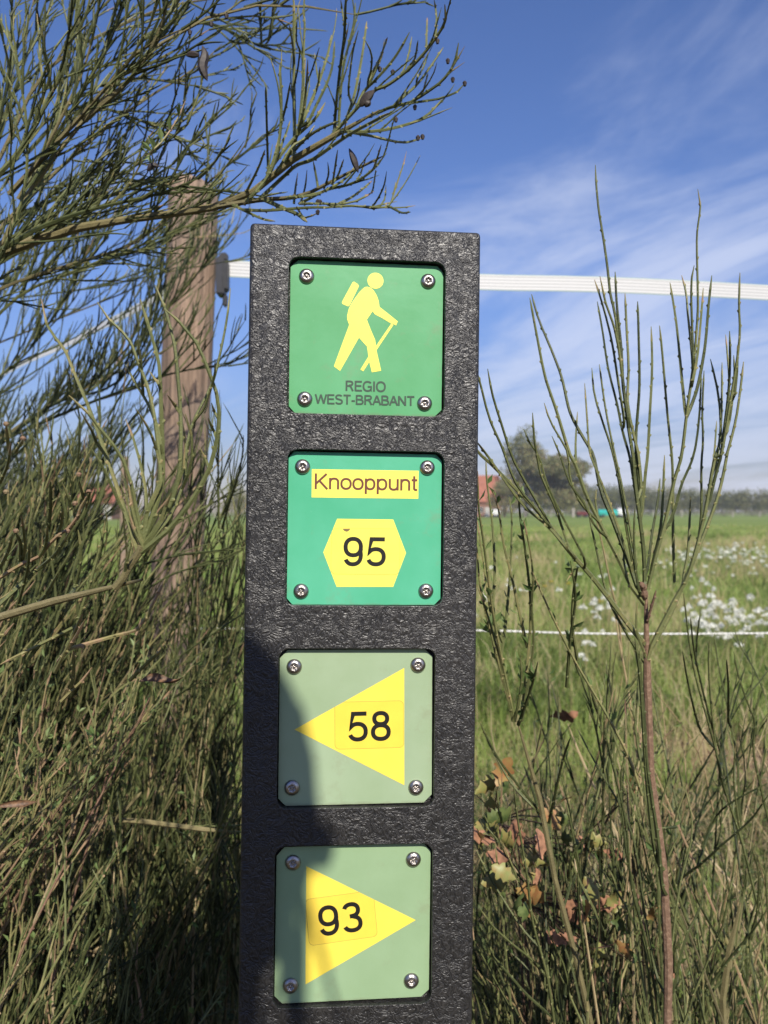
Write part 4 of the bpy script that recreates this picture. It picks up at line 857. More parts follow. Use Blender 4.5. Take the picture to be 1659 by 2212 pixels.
put(S, z7(265,1540)+z8(230,0, 290,110, 360,340, 430,550, 480,900, 560,1200, 650,1500, 690,1660)+[(1290,2900),(1290,3850)], .72, .70, .0034, .0022, part='trunk', m=M_bark, tint=.3, n=60, sides=7)
for q in [z8(60,0, 150,180, 260,330, 380,480, 430,560), z8(245,350, 270,550, 320,850, 350,1100, 430,1400, 470,1660), z8(90,80, 230,330, 370,480), z8(455,300, 450,560, 470,800, 520,1100), z8(560,80, 520,200, 470,420, 440,560),
          z8(410,860, 420,1000, 430,1300), z8(465,890, 470,1100, 480,1400, 520,1660), z8(35,700, 110,850, 200,1000, 300,1150, 420,1300, 440,1500), z8(50,1020, 130,1130, 240,1230, 340,1310, 440,1420), z8(410,870, 440,1050, 560,1330, 640,1660),
          z8(130,1290, 170,1340, 240,1420, 330,1520, 470,1640), z8(740,430, 660,600, 560,760, 560,900), z8(730,810, 860,1000, 930,1150), z8(560,740, 600,850, 700,1050, 740,1150), z8(600,830, 610,1050, 640,1300, 660,1660)]:
    put(S, q, .74, .70+rng.uniform(-.08, .10), .0014, .0008, part='stem', tint=rng.uniform(.1, .6), node=.011)
S.finish()
S = Shrub('broom_shrub', 'broom bush leaning in from the lower right corner of the picture', 'shrub', (.44, .82, 0))
for q in [z7(1190,830, 1205,950, 1225,1120, 1260,1300, 1330,1554)+z8(1370,150, 1430,400, 1510,640, 1600,1000), z7(1230,960, 1240,1080, 1265,1230, 1330,1500)+z8(1400,180), z7(1285,930, 1265,1080, 1260,1200), z7(1360,1050, 1385,1230, 1430,1440, 1450,1554)+z8(1490,200, 1500,480, 1520,680), z7(1470,1155, 1500,1300, 1560,1470, 1590,1554)+z8(1580,150, 1620,350, 1680,600),
          z7(1335,1090, 1330,1250, 1350,1500)+z8(1380,200, 1420,380), z7(1185,1150, 1210,1300, 1250,1480, 1290,1600), z8(1480,120, 1470,300, 1490,500, 1510,640), z8(1660,400, 1560,540, 1400,680, 1290,780, 1180,860), z8(1570,680, 1610,850, 1600,1050, 1560,1200), z8(1660,1030, 1580,1150, 1470,1280, 1330,1470, 1260,1600),
          z8(1660,1160, 1560,1280, 1440,1390, 1340,1500), z8(1600,1000, 1520,1250, 1480,1300), z8(1640,860, 1560,1100, 1540,1200), z7(1430,1200, 1440,1350, 1440,1554), z8(1440,870, 1400,1050, 1380,1200, 1330,1480), z8(1240,930, 1300,1050, 1400,1220), z8(1350,560, 1440,450, 1660,330)[::-1]]:
    put(S, q, .84, .80+rng.uniform(-.08, .06), .0015, .0007, part='stem', tint=rng.uniform(.05, .6), node=.011)
put(S, [(1600, 1950), (1560, 2200), (1640, 2700), (1780, 3300)], .82, .82, .004, .003, part='trunk', m=M_bark, tint=.3)
S.finish()
# smaller broom suckers filling the lower right
for gi, (bx, by, nn, hh, lab) in enumerate([(.20, .98, 60, .66, 'low broom clump behind the reddish brown trunk'), (.07, 1.05, 48, .56, 'low broom clump at the foot of the waymarker, right side'), (.48, 1.15, 64, .60, 'low broom clump near the right edge in front of the sandy patch'), (.33, .86, 44, .46, 'shortest broom clump between the trunk and the right corner'), (.30, 1.35, 60, .55, 'broom clump furthest back at the lower right, half hidden by the others')]):
    S = Shrub('broom_shrub', lab, 'shrub', (bx, by, 0))
    for k in range(nn):
        p = (bx+rng.normal(0, .07), by+rng.normal(0, .07), 0); dr = grow_dir(np.array([rng.normal(0, .28), rng.normal(0, .2), 1]), .12, .2); dry = rng.uniform() < .22
        P = bent(p, dr, hh*rng.uniform(.5, 1.2), up=.1, n=9); S.add(P, .0022, .0011, 'stem', m=M_straw if dry else M_stem, tint=rng.uniform(0, .75), node=.014); S.twigs(P, 6, .16, (.15, .45), .2, .0011, start=.3, m=M_straw if dry else None)
    S.finish()
# ------------------------------------------------------------------ dry stems
def straw(path, D0, D1, r, label, grp=None):
    path = path[::-1]; P = [pt(u, v, D0+(D1-D0)*i/(len(path)-1)) for i, (u, v) in enumerate(path)]; P = smooth(P, 16); V, F = tube(P, r, r*.6, 5)
    b0 = P[0].copy(); o = link('dry_stalk', qmesh('dry_stalk', V-b0, F, M_straw, np.full(len(V), rng.uniform(.5, 1))), None, tuple(b0)); tag(o, label, 'dry stalk', grp)
straw(z7(800,880, 840,1150, 880,1350, 915,1554)+z8(930,200, 960,420)+[(1400,2100),(1410,2500)], .9, .9, .0018, 'long pale straw stalk leaning up between the broom stems beside the trunk')
straw(z7(700,400, 740,560, 790,800, 830,960)[::1]+z7(850,1200), 1.0, .95, .0014, 'thin straw stalk with a dry seed tip left of the trunk')
straw(z8(545,0, 640,240, 740,450, 830,650, 870,760)+[(1370,2150),(1380,2400)], .95, 1.0, .0022, 'thick split straw stalk low between the slender stems and the trunk')
straw(z8(1500,0, 1590,120, 1660,260)+[(1720,1900),(1800,2250)], 1.2, 1.2, .002, 'bright straw stalk at the right edge over the sandy patch')
straw(z8(1230,640, 1400,820, 1590,1060)+[(1690,2100)], 1.0, 1.0, .0018, 'dry stalk lying aslant in the lower right corner')
for k in range(46):
    u0 = rng.uniform(1040, 1690); v0 = rng.uniform(1500, 2050); D = rng.uniform(1.0, 1.9); P0 = pt(u0, v0, D); P = smooth([(P0[0]+rng.normal(0, .12), P0[1], max(0, P0[2]-rng.uniform(.15, .5))), P0*.5+np.array([P0[0], P0[1], P0[2]-.12])*.5, P0+[rng.normal(0, .05), 0, .03]], 8)
    V, F = tube(P, .0013, .0006, 4); o = link('dry_stalk', qmesh('dry_stalk', V-P[0], F, M_straw, np.full(len(V), rng.uniform(0, .9))), None, tuple(P[0])); tag(o, 'thin dry grass stalk among the broom in the lower right', 'dry stalk', 'thin dry stalks in the lower right')
# straw tuft lower left
S = Shrub('straw_tuft', 'bleached tuft of dry straw in the shade at the lower left', 'dry grass', tuple(pt(175, 2420, 1.05)))
for q in [z5(430,1200, 445,1300, 460,1480, 470,1700), z5(425,1040, 465,1120, 520,1250, 510,1400, 530,1700), z5(500,1280, 490,1400, 510,1550, 490,1700), z5(540,860, 510,1060, 480,1200), z5(470,730, 485,900, 505,1080), z5(480,1250, 380,1255, 300,1280), z5(520,1270, 600,1290, 700,1310), z5(350,1290, 450,1300, 560,1300), z5(380,1330, 480,1310, 600,1250), z5(660,760, 665,850, 668,940)]:
    put(S, q, 1.05, 1.05+rng.uniform(-.05, .05), .0018, .0009, part='stalk', m=M_straw, tint=rng.uniform(.4, 1))
S.finish()

# ------------------------------------------------------------------ near broom branch lower left (traced)
S = Shrub('broom_shrub', 'near broom with bright ribbed shoots fanning up in front of the wooden post', 'shrub', (-.52, .52, 0))
main = put(S, z4(930,635, 870,650, 720,700, 420,760, 210,815, 0,850)+[(-60,1350), (-200,1500), (-420,2100), (-900,3900)], .58, .47, .0055, .0023, part='branch', m=M_bark, tint=.6, wob=.0003, n=70, sides=8)
put(S, z4(935,390, 900,470, 850,540, 800,630, 750,690), .475, .47, .0023, .0022, part='branch', m=M_bark, tint=.35, sides=7)
L1 = [
 (z3(270,460, 290,560, 320,660, 420,790, 500,980, 580,1170, 640,1330, 700,1500, 750,1650)+z4(830,230, 885,410), 1.5, .8),
 (z3(635,480, 700,580, 840,720, 900,870, 960,1020, 1010,1230, 1040,1500, 1050,1650)+z4(960,200, 930,400), 1.6, .8),
 (z3(915,460, 960,600, 1010,770, 1040,900, 1050,1100, 1060,1400, 1060,1650)+z4(1010,180, 935,395), 1.6, .9),
 (z3(1015,370, 1080,530, 1140,760, 1160,950, 1180,1200, 1180,1450, 1160,1659)+z4(1060,240, 950,400), 1.7, .9),
 (z3(1080,530, 1180,620, 1290,760, 1370,950, 1420,1100, 1430,1280, 1390,1500, 1330,1650)+z4(1230,150, 1100,310, 980,410), 1.7, .9),
 (z3(1505,390, 1480,600, 1430,850, 1380,1030, 1290,1200, 1220,1400, 1200,1659)+z4(1100,240, 960,405), 1.2, .7),
 (z3(820,890, 880,1000, 970,1150, 1030,1300, 1050,1450), 1.1, .8),
 (z3(450,1090, 570,1200, 640,1290, 780,1470, 850,1640)+z4(880,130, 930,380), 1.4, .8),
 (z3(820,1245, 880,1400, 930,1600, 950,1700)+z4(960,270), 1.2, .7),
 (z3(890,1180, 980,1330, 1040,1500), 1.1, .7), (z3(575,1410, 650,1520, 720,1659)+z4(790,160), 1.1, .6),
 (z3(530,1200, 600,1320, 640,1420), 1.1, .8), (z3(900,730, 920,850, 930,980), 1.0, .8), (z3(1360,1240, 1400,1330), 1.0, .7), (z3(1380,1140, 1410,1220), 1.0, .7), (z3(1095,1090, 1160,1180), 1.0, .8), (z3(1210,1210, 1250,1350, 1250,1550, 1200,1659), 1.1, .8),
 (z3(1210,1400, 1200,1560, 1175,1640), 1.1, .8), (z3(975,930, 1030,1010), .9, .7), (z3(1300,1420, 1355,1530), .8, .5), (z4(840,20, 870,200, 930,385), 1.5, 1.1), (z4(835,170, 880,320, 920,395), 1.1, .8), (z4(1120,70, 1060,210), 1.2, .9), (z4(860,400, 840,480, 815,560), 1.1, .9), (z3(1405,855, 1400,960, 1330,1180), .9, .6)]
for path, a, b_ in L1:
    put(S, path, .47, .46+rng.uniform(-.02, .025), a/1e3*.95, b_/1e3*.9, part='stem', tint=rng.uniform(.45, .72), node=.0105)
L2 = [z4(580,70, 530,160, 480,270, 350,370, 260,480, 150,530, 0,620), z4(450,330, 360,470, 210,600), z4(520,0, 545,110, 530,160), z4(560,180, 580,80), z4(410,170, 400,270, 370,340), z4(510,310, 530,440, 520,560, 480,700, 430,755), z4(375,600, 320,700, 280,760, 220,815), z4(190,400, 180,560, 110,830), z4(0,760, 140,670, 180,600),
      z4(140,220, 165,400, 150,500), z4(80,340, 60,430, 30,500, 0,560), z4(105,330, 135,400, 135,510), z4(310,280, 300,400, 270,470), z4(690,240, 660,400, 600,620, 540,800, 500,930, 400,1140), z4(560,890, 470,1050, 380,1170), z4(1080,630, 980,830, 900,960, 760,1000), z4(330,0, 330,180, 310,330), z4(405,0, 450,100, 465,210), z3(40,1290, 60,1450), z3(150,1380, 100,1460), z3(70,1400, 50,1540, 0,1659),
      z4(90,920, 30,990, 0,1000), z4(540,860, 500,950, 420,1120, 360,1240), z4(250,1160, 230,1290, 150,1420, 60,1560), z4(1050,1100, 950,1190, 850,1290), z4(0,1190, 180,1100), z4(480,1100, 480,1250, 460,1350), z4(600,1210, 540,1290, 460,1370, 400,1430)]
for q in L2: put(S, q, .56, .52+rng.uniform(-.03, .04), .0014, .0009, part='stem', tint=rng.uniform(.3, 1.0), node=.010)
for (u, v) in z4(40,75, 580,75, 105,330, 440,330, 490,150)+z3(40,1290, 150,1385, 515,1620):   # old calyx discs at the tips
    p = pt(u, v, .53); V, F = tube(np.array([p, p+[0, 0, .0015], p+[0, 0, .0028]]), .0013, .0026, 7); S.items.append((1, 'calyx', M_bark, V, F, .9))
S.finish()

# ------------------------------------------------------------------ big broom, upper left
S = Shrub('broom_shrub', 'large broom arching over from the upper left with a heavy branch passing above the waymarker', 'shrub', (-1.15, .95, 0))
trunk = S.add(smooth([(-1.15,.95,-.05), (-1.05,.92,.5), (-.85,.85,1.0), pt(-320,760,.85)], 30), .019, .013, 'trunk', M_bark, .5, wob=.0006, sides=9)
def B(path, D0, D1, r0, r1, **k):   # path root first
    return put(S, path[::-1], D0, D1, r0/1e3, r1/1e3, **k)
hb = B([(-320,760), (-140,620), (0,547), (150,497), (300,470), (420,455), (500,440), (545,415), (600,370), (660,328), (720,292), (770,268), (820,238)], .84, .70, 7.5, 2.0, part='branch', m=M_bark, tint=.45, wob=.0003, n=90, sides=8, taper=.8)
hl = B([(470,447), (560,432), (620,428), (660,420), (705,398), (750,375), (785,358), (812,345), (828,337)], .76, .72, 2.6, 1.0, part='branch', m=M_bark, tint=.1, node=.012)
TW = [  # upper right cluster, in front of clear sky (tip first)
 (z2(1330,30, 1335,130, 1290,220, 1210,330, 1130,420, 1050,490, 950,560, 850,610), 1.5), (z2(1260,0, 1275,100, 1270,240), 1.1), (z2(1215,115, 1210,280), 1.0),
 (z2(1420,280, 1390,420, 1310,530, 1200,610, 1100,670, 980,700, 880,740), 1.5), (z2(1320,310, 1240,430, 1150,550, 1050,640, 1000,700), 1.2), (z2(1460,545, 1410,600, 1310,640, 1230,655, 1130,670), 1.2),
 (z2(1310,650, 1230,740, 1150,790, 1040,825, 930,850, 820,860, 700,860), 1.4), (z2(1185,900, 1075,930, 960,915, 860,890, 750,870), 1.3), (z2(1100,210, 1040,320, 970,420, 880,520, 800,600), 1.4), (z2(1115,240, 1090,370, 1060,460), 1.0), (z2(1155,265, 1135,380, 1100,430), 1.0), (z2(1220,480, 1190,590), 1.0),
 (z2(1225,340, 1190,440, 1150,510), .9), (z2(955,245, 910,370, 860,470), 1.0), (z2(935,260, 920,360, 870,480, 830,560), 1.0), (z2(820,140, 800,300, 775,450, 740,620, 700,740), 1.3), (z2(810,265, 850,350, 850,450, 830,520), 1.0), (z2(745,20, 735,160, 700,300, 670,430, 650,600, 640,760), 1.3),
 (z2(680,0, 680,130, 670,270, 650,420, 620,700, 610,830), 1.5), (z2(650,0, 665,100, 680,150), 1.1), (z2(765,200, 730,330, 710,480, 700,600), 1.0), (z2(590,230, 570,340, 540,440, 500,560, 450,680, 400,800), 1.5), (z2(610,270, 600,400, 570,520, 490,690, 440,790), 1.3),
 (z2(510,310, 475,420, 440,520, 400,640), .9), (z2(345,0, 345,150, 345,400, 345,600, 350,900, 345,980), 1.8), (z2(400,60, 415,130, 410,300, 405,480, 400,600, 380,800, 360,900), 1.3), (z2(365,140, 360,260, 380,320), .8), (z2(315,165, 335,280, 345,380), 1.1), (z2(385,320, 370,450, 345,560), 1.0),
 (z2(435,390, 430,500, 420,620, 400,760, 370,850), 1.1), (z2(515,435, 500,560, 470,640), 1.0), (z2(250,425, 260,600, 260,760, 250,900, 210,1080, 140,1200, 60,1290), 1.6), (z2(160,570, 165,720, 170,900, 175,1080), 1.2), (z2(205,940, 185,1060, 170,1120), .9), (z2(320,540, 300,660, 270,780), 1.2), (z2(155,980, 110,1100, 40,1240), 1.2),
 (z2(320,790, 290,880, 240,1000, 170,1130), 1.2), (z2(480,820, 420,900, 330,960, 270,1060), 1.3), (z2(550,670, 480,780, 350,900, 260,1010, 200,1090), 1.6), (z2(640,790, 520,840, 430,900, 370,960), 1.4), (z2(780,510, 760,620, 730,690), .9),
 (z2(960,740, 850,800, 720,870, 600,950, 470,1040, 360,1080, 280,1150), 1.7), (z2(630,980, 600,1180, 590,1200), 1.0), (z2(470,1050, 490,1150, 510,1240), 1.1), (z2(565,1060, 570,1140, 540,1230), .9), (z2(670,1040, 630,1150, 600,1200), .9),
 (z2(940,1010, 870,1100, 780,1170, 690,1210, 560,1240, 440,1300, 380,1330), 1.3), (z2(915,945, 880,1060, 860,1120), .9), (z2(815,1030, 790,1110, 760,1170), .9), (z2(745,1080, 700,1150, 600,1220, 480,1270, 330,1290), 1.4), (z2(855,1180, 800,1230, 720,1290, 640,1330), 1.2), (z2(865,1250, 780,1300, 680,1330, 560,1330, 440,1330), 1.2),
 (z2(950,1120, 930,1220, 880,1320, 860,1340), .9), (z2(945,1210, 940,1290, 910,1345), .8), (z2(1010,1190, 990,1290, 960,1345, 870,1360, 740,1345, 600,1350), 1.1), (z2(1105,1385, 1050,1390, 980,1355), 1.0), (z2(430,1110, 420,1210, 400,1290), 1.0), (z2(370,1130, 355,1230, 345,1330), 1.1),
 (z2(430,1450, 370,1400, 300,1370), 1.9), (z2(220,1445, 140,1430, 40,1385), 1.3), (z2(600,1355, 450,1355, 300,1365, 150,1375, 0,1370), 1.4), (z2(500,1390, 450,1415, 410,1420, 380,1380), 1.0), (z2(880,1110, 870,1180, 860,1240), .8)]
for path, r in TW: put(S, path, .72+rng.uniform(-.03, .05), .70+rng.uniform(-.07, .08), r/1e3*1.12, r/1e3*.72, part='stem', tint=rng.uniform(.3, .75), node=.0085) if not len(path) > 5 else S.twigs(put(S, path, .72+rng.uniform(-.03, .05), .70+rng.uniform(-.07, .08), r/1e3*1.12, r/1e3*.72, part='stem', tint=rng.uniform(.3, .75), node=.0085), 4, .06, (.2, .45), .25, .0009, start=.25, node=.0085)
for (u, v) in z2(1282,268, 1350,398, 1382,520, 1460,545, 1135,700, 1010,780, 1185,893, 1155,900, 500,1385, 990,470, 905,450, 500,1318, 515,1320)+z1(1480,105, 1380,155, 1240,210):   # tiny dried buds
    p = pt(u, v, .70); V, F = tube(np.array([p-[0, 0, .0022], p-[0, 0, .0008], p+[0, 0, .0008], p+[0, 0, .002]]), .0012, .0024, 6); S.items.append((1, 'dried_bud', M_pod, V, F, .5))
def pod(path, D, wd, part='seed_pod'):
    P = smooth([pt(u, v, D) for u, v in path], 9); f = np.linspace(0, 1, 9); V, F = tube(P, wd, wd, 6); V = V.reshape(9, 6, 3); V = P[:, None]+(V-P[:, None])*np.maximum(.12, np.sin(np.pi*f)**.7)[:, None, None]; S.items.append((1, part, M_pod, V.reshape(-1, 3), F, .5))
pod(z1(1322,300, 1338,360, 1322,440, 1355,530), .70, .0042); pod(z1(1215,365, 1250,355, 1305,360), .72, .003); pod(z2(705,970, 735,1040, 765,1130), .70, .0028); pod(z2(870,590, 820,640, 770,700), .70, .004); pod(z2(840,650, 810,700), .70, .003); pod(z1(960,1120, 1000,1080, 1040,1090), .75, .003)
# upper left mass
A = [[(-320,760), (-60,620), (60,420), (180,260), (300,130), (430,45), (560,10), (700,18), (770,32)], [(-300,740), (-60,600), (80,400), (130,200), (150,60), (170,-60)], [(-250,700), (-60,640), (40,460), (60,300), (40,150), (20,20)], [(-60,560), (60,430), (200,300), (320,210), (420,150), (480,95)],
     [(-60,470), (60,300), (205,190), (298,168), (380,180), (446,188)], [(60,330), (165,231), (298,258), (413,311), (450,270)], [(-80,500), (20,300), (100,150), (250,60), (380,10), (520,-10)], [(-60,560), (100,470), (230,400), (330,330), (410,262)], [(-60,600), (80,520), (200,440), (300,400), (380,350), (395,330)],
     [(-60,650), (60,600), (190,560), (300,520), (420,420), (520,330), (549,282)], [(-40,420), (30,200), (80,60), (120,-60)], [(100,330), (200,160), (260,20), (280,-60)], [(180,260), (290,160), (350,50), (370,-60)], [(-60,520), (-10,300), (20,160), (25,60)], [(420,45), (480,60), (540,90), (570,100), (590,70)],
     [(-60,620), (30,540), (150,480), (260,370), (240,350)], [(0,560), (110,420), (260,350), (350,290), (430,240)], [(-60,430), (40,330), (120,180), (160,60), (200,-60)], [(20,420), (130,300), (220,200), (300,110), (400,60)], [(-60,500), (80,450), (200,370), (270,300)],
     [(-60,740), (40,640), (150,590), (330,520), (480,455)], [(40,430), (110,300), (180,150), (215,20)], [(-30,560), (90,490), (210,450), (340,420), (430,385)]]
for i, path in enumerate(A):
    D1 = .72+rng.uniform(0, .32); r = rng.uniform(1.6, 2.6); P = B(path, D1+.06, D1, r*1.3, .9, part='branch', m=M_bark if i % 3 == 0 else M_stem, tint=rng.uniform(.1, .6), n=22)
    S.twigs(P, 14, .115, (.25, .75), .10, .0014, sub=6, subL=.45, start=.12, az=None, node=.011)
S.twigs(hb[20:60], 22, .12, (.25, .6), .25, .0011, sub=2, node=.011)
for sp_ in [z1(1000,980, 1080,900, 1180,740, 1210,660)]:
    P = put(S, sp_[::-1], .72, .72, .0014, .0007, part='stem', tint=.9, node=.01)
    for k in range(14): i = rng.integers(2, len(P)-1); S.leaf(P[i], grow_dir(P[i]-P[i-1], 1.0, .1), .013, .95)
S.finish()

# ------------------------------------------------------------------ second, finer broom further back on the left
S = Shrub('broom_shrub', 'finely twigged darker broom behind the left fence post and white tape', 'shrub', (-1.6, 1.55, 0))
S.add(smooth([(-1.6,1.55,-.05), (-1.4,1.5,.5), (-1.05,1.45,1.05)], 20), .02, .014, 'trunk', M_bark, .4, wob=.0008, sides=8)
for i, path in enumerate([[(-400,1160),(-100,1010),(0,950),(99,880),(185,838),(265,798),(340,770),(430,700)], [(-380,1100),(-100,800),(50,720),(200,660),(330,600),(480,470)], [(-380,1100),(-80,900),(80,800),(200,720),(330,640),(420,560)], [(-300,1000),(-80,760),(60,600),(180,560),(300,540),(420,500),(500,420)],
                             [(-300,1000),(-60,680),(80,640),(220,620),(350,590),(520,560)], [(-100,1000),(100,890),(230,820),(300,700),(330,600)], [(-60,980),(120,900),(300,830),(400,800),(500,790)], [(0,960),(120,870),(250,830),(330,700),(350,560)], [(-60,700),(60,560),(130,540),(210,500),(260,460)], [(200,840),(300,740),(400,620),(470,540)], [(-60,860),(60,760),(140,640),(180,560)], [(-60,620),(100,600),(240,560),(380,510),(450,480)]]):
    D1 = 1.25+rng.uniform(0, .45); P = B(path, D1+.1, D1, 6.5 if i == 0 else rng.uniform(2.2, 3.4), 1.0, part='branch', m=M_bark if i < 2 else M_stem, tint=rng.uniform(0, .4), n=26)
    S.twigs(P, 26, .17, (.25, .7), .4, .0017, sub=5, start=.15, tint=.28)
S.finish()

# ------------------------------------------------------------------ dense broom mass, left below
def mass(label, base, n, ub, vb, Db, tw, L_, tint, seed, r=.0018, leafy=0, name='broom_shrub', twr=.00105):
    global rng
    S = Shrub(name, label, 'shrub', base); tint0 = tint
    cc = [(rng.uniform(*ub), rng.uniform(*vb), rng.uniform(*Db), rng.normal(0, .16)) for _ in range(max(4, n//6))]
    for k in range(n):
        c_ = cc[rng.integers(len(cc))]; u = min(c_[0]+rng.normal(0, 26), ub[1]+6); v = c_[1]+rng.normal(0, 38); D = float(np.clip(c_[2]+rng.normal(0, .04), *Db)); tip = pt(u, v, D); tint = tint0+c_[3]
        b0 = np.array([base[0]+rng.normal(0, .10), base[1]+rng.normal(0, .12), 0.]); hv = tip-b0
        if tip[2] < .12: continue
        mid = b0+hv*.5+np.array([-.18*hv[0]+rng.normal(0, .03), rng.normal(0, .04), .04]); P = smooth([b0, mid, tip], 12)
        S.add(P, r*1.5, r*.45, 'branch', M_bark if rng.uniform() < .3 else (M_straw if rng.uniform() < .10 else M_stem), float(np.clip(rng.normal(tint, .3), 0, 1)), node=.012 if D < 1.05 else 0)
        Q = S.twigs(P, tw, L_, (.12, .5), .22, twr, start=.25, tint=tint, sub=2)
        for q in Q:
            for j in range(leafy):
                i = rng.integers(1, len(q)); S.leaf(q[i], grow_dir(q[i]-q[i-1], rng.uniform(.4, 1.2), .1), rng.uniform(.006, .013), float(np.clip(rng.normal(tint+.1, .2), 0, 1)))
    return S.finish()
mass('brown thicket of broom furthest back on the left, tinted darker as shade in the gaps', (-1.35, 2.35, 0), 84, (-80, 450), (1090, 1700), (1.7, 2.5), 16, .26, .03, 7, r=.0028, twr=.0021)  # near-black tint stands in for shade between the nearer bushes
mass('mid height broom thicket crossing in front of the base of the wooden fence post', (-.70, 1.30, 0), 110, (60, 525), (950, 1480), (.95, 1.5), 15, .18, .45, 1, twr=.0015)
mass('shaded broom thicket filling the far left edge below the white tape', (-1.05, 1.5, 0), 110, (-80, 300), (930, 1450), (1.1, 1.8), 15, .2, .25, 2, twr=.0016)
mass('dense broom at the left edge with sunlit feathery tips', (-.62, .98, 0), 64, (-80, 330), (1350, 1850), (.75, 1.05), 12, .14, .55, 3, leafy=3, twr=.0013)
mass('low broom growth beside the left edge of the waymarker', (-.36, 1.2, 0), 70, (230, 525), (1380, 1950), (.85, 1.35), 13, .14, .42, 4, leafy=1, twr=.0013)
mass('grey green broom filling the gap between the wooden fence post and the waymarker', (-.34, 1.4, 0), 56, (395, 530), (1090, 1650), (1.05, 1.6), 16, .15, .38, 8, twr=.0015)
mass('lowest broom growth in the bottom left corner, its shade painted in as a dark tint', (-.45, .92, 0), 110, (-40, 515), (1680, 2300), (.8, 1.25), 13, .12, .08, 5, leafy=1, twr=.0013)  # very low tint paints the shade over this corner into the stems
mass('bushy dark broom on the left horizon behind the near shoots', (-2.2, 3.0, 0), 120, (-60, 300), (930, 1130), (2.5, 3.4), 16, .25, .08, 6, r=.003, twr=.0026)

S = Shrub('broom_shrub', 'sparse upright broom shoots against pale sky just left of the waymarker', 'shrub', (-.33, 1.1, 0))
for q in [z4(1430,-420+0, 1425,0, 1430,300), z3(1545,1610, 1500,1720, 1440,1900), z4(1560,-60, 1510,100, 1450,300), z4(1600,20, 1500,80, 1300,180, 1060,330), z3(1430,1420, 1425,1600, 1430,1800), z3(1590,1350, 1580,1500, 1530,1700, 1440,1900), z3(790,1270, 795,1400, 830,1700), z3(525,1230, 525,1500, 560,1750), z3(935,1300, 935,1600, 900,1800), z4(1600,380, 1450,440, 1200,470, 950,530), z4(1600,430, 1400,520, 1150,590, 950,700), z3(1515,1430, 1470,1560, 1400,1750, 1300,1900)]:
    P = put(S, q, 1.05, 1.0+rng.uniform(-.08, .08), .0016, .0008, part='stem', tint=rng.uniform(.2, .6), node=.011); S.twigs(P, 5, .09, (.2, .5), .2, .0009, start=.2)
hbr = put(S, z5(1400,570, 1150,545, 850,505, 560,490, 300,495, 0,500)+[(-120,1780), (-300,1900)], .95, .92, .0042, .0026, part='branch', m=M_bark, tint=.55, n=40, sides=7)
put(S, z5(840,330, 760,420, 690,490, 640,545, 580,520), .93, .92, .003, .0018, part='branch', m=M_bark, tint=.6)
S.twigs(hbr, 10, .12, (.3, .7), .3, .0012, sub=1)
S.finish()

mass('upright green broom stems crowding the lower right foreground', (.26, .86, 0), 120, (1035, 1690), (1430, 2150), (.76, 1.1), 5, .13, .42, 9, r=.0017, leafy=1, twr=.0013)
# ------------------------------------------------------------------ leaves
def lobed(seed, Ln=.045):
    rs = np.random.default_rng(seed); V, F = [], []; n = 12
    for i in range(n+1):
        f = i/n; wd = Ln*(.30*math.sin(math.pi*min(1, f*1.02))**.8*(.75+.45*f))*(1+.33*math.sin(f*math.pi*7+.5)) if 0 < i < n else Ln*.01
        for s in (-1, 0, 1): V.append((s*wd, .25*Ln*math.sin(f*(2.2+seed*.5)+seed)+abs(s)*wd*(.45-.2*(seed%3))+rs.normal(0, Ln*.012), f*Ln))
    for i in range(n):
        for s in (0, 1): F.append((i*3+s, i*3+s+1, i*3+s+4, i*3+s+3))
    return np.array(V), F
M_oak = [mat('oak_yellow_green', (.27,.31,.09), .5, var=.25, scale=90, col2=(.27,.20,.07)), mat('oak_orange', (.44,.17,.07), .55, var=.3, scale=90, col2=(.30,.22,.07)), mat('oak_brown', (.30,.15,.085), .6, var=.5, scale=90), mat('oak_green', (.06,.11,.03), .5, var=.4, scale=90, col2=(.14,.17,.05))]
OL = [qmesh('leaf', *lobed(k), M_oak[k % 4]) for k in range(4)]
for o_ in OL: o_.shade_smooth()
def oak(base, places, label):
    e = empty('oak_seedling', base, label, 'seedling'); VV, FF = [], []; nn = 0; B0 = np.array(base, float)
    forks = []
    for c in range(0, len(places), 5):
        q = np.mean([pt(*pl_[:3]) for pl_ in places[c:c+5]], 0)+[0, .02, -.015]; forks.append(q)
        V, F = tube(smooth([B0, B0*.5+q*.5+[.01, 0, -.05], q], 9)-B0, .0022, .0014, 6, wob=.0004); VV.append(V); FF.append(F+nn); nn += len(V)
    places = list(places)+[(u+rng.normal(0, 16), v+rng.normal(0, 18), D, k, s*.85) for (u, v, D, k, s) in places]
    for (u, v, D, k, s) in places:
        p = pt(u, v, D-.14+rng.normal(0, .02)); o = link('leaf', OL[rng.choice([k, k, (k+2) % 4])], e, tuple(p-B0)); o.rotation_euler = (rng.uniform(-1.3, .9), rng.uniform(-1.9, 1.9), rng.uniform(-1.5, 1.5)); o.scale = (s*rng.uniform(.42, .66),)*3
        q = min(forks, key=lambda f: np.linalg.norm(f-p)); V, F = tube(smooth([q, (q+p)/2+[0, 0, .006], p], 5)-B0, .001, .0006, 4); VV.append(V); FF.append(F+nn); nn += len(V)
    link('stem', qmesh('stem', np.vstack(VV), np.vstack(FF), M_brown, np.full(nn, .2)), e)
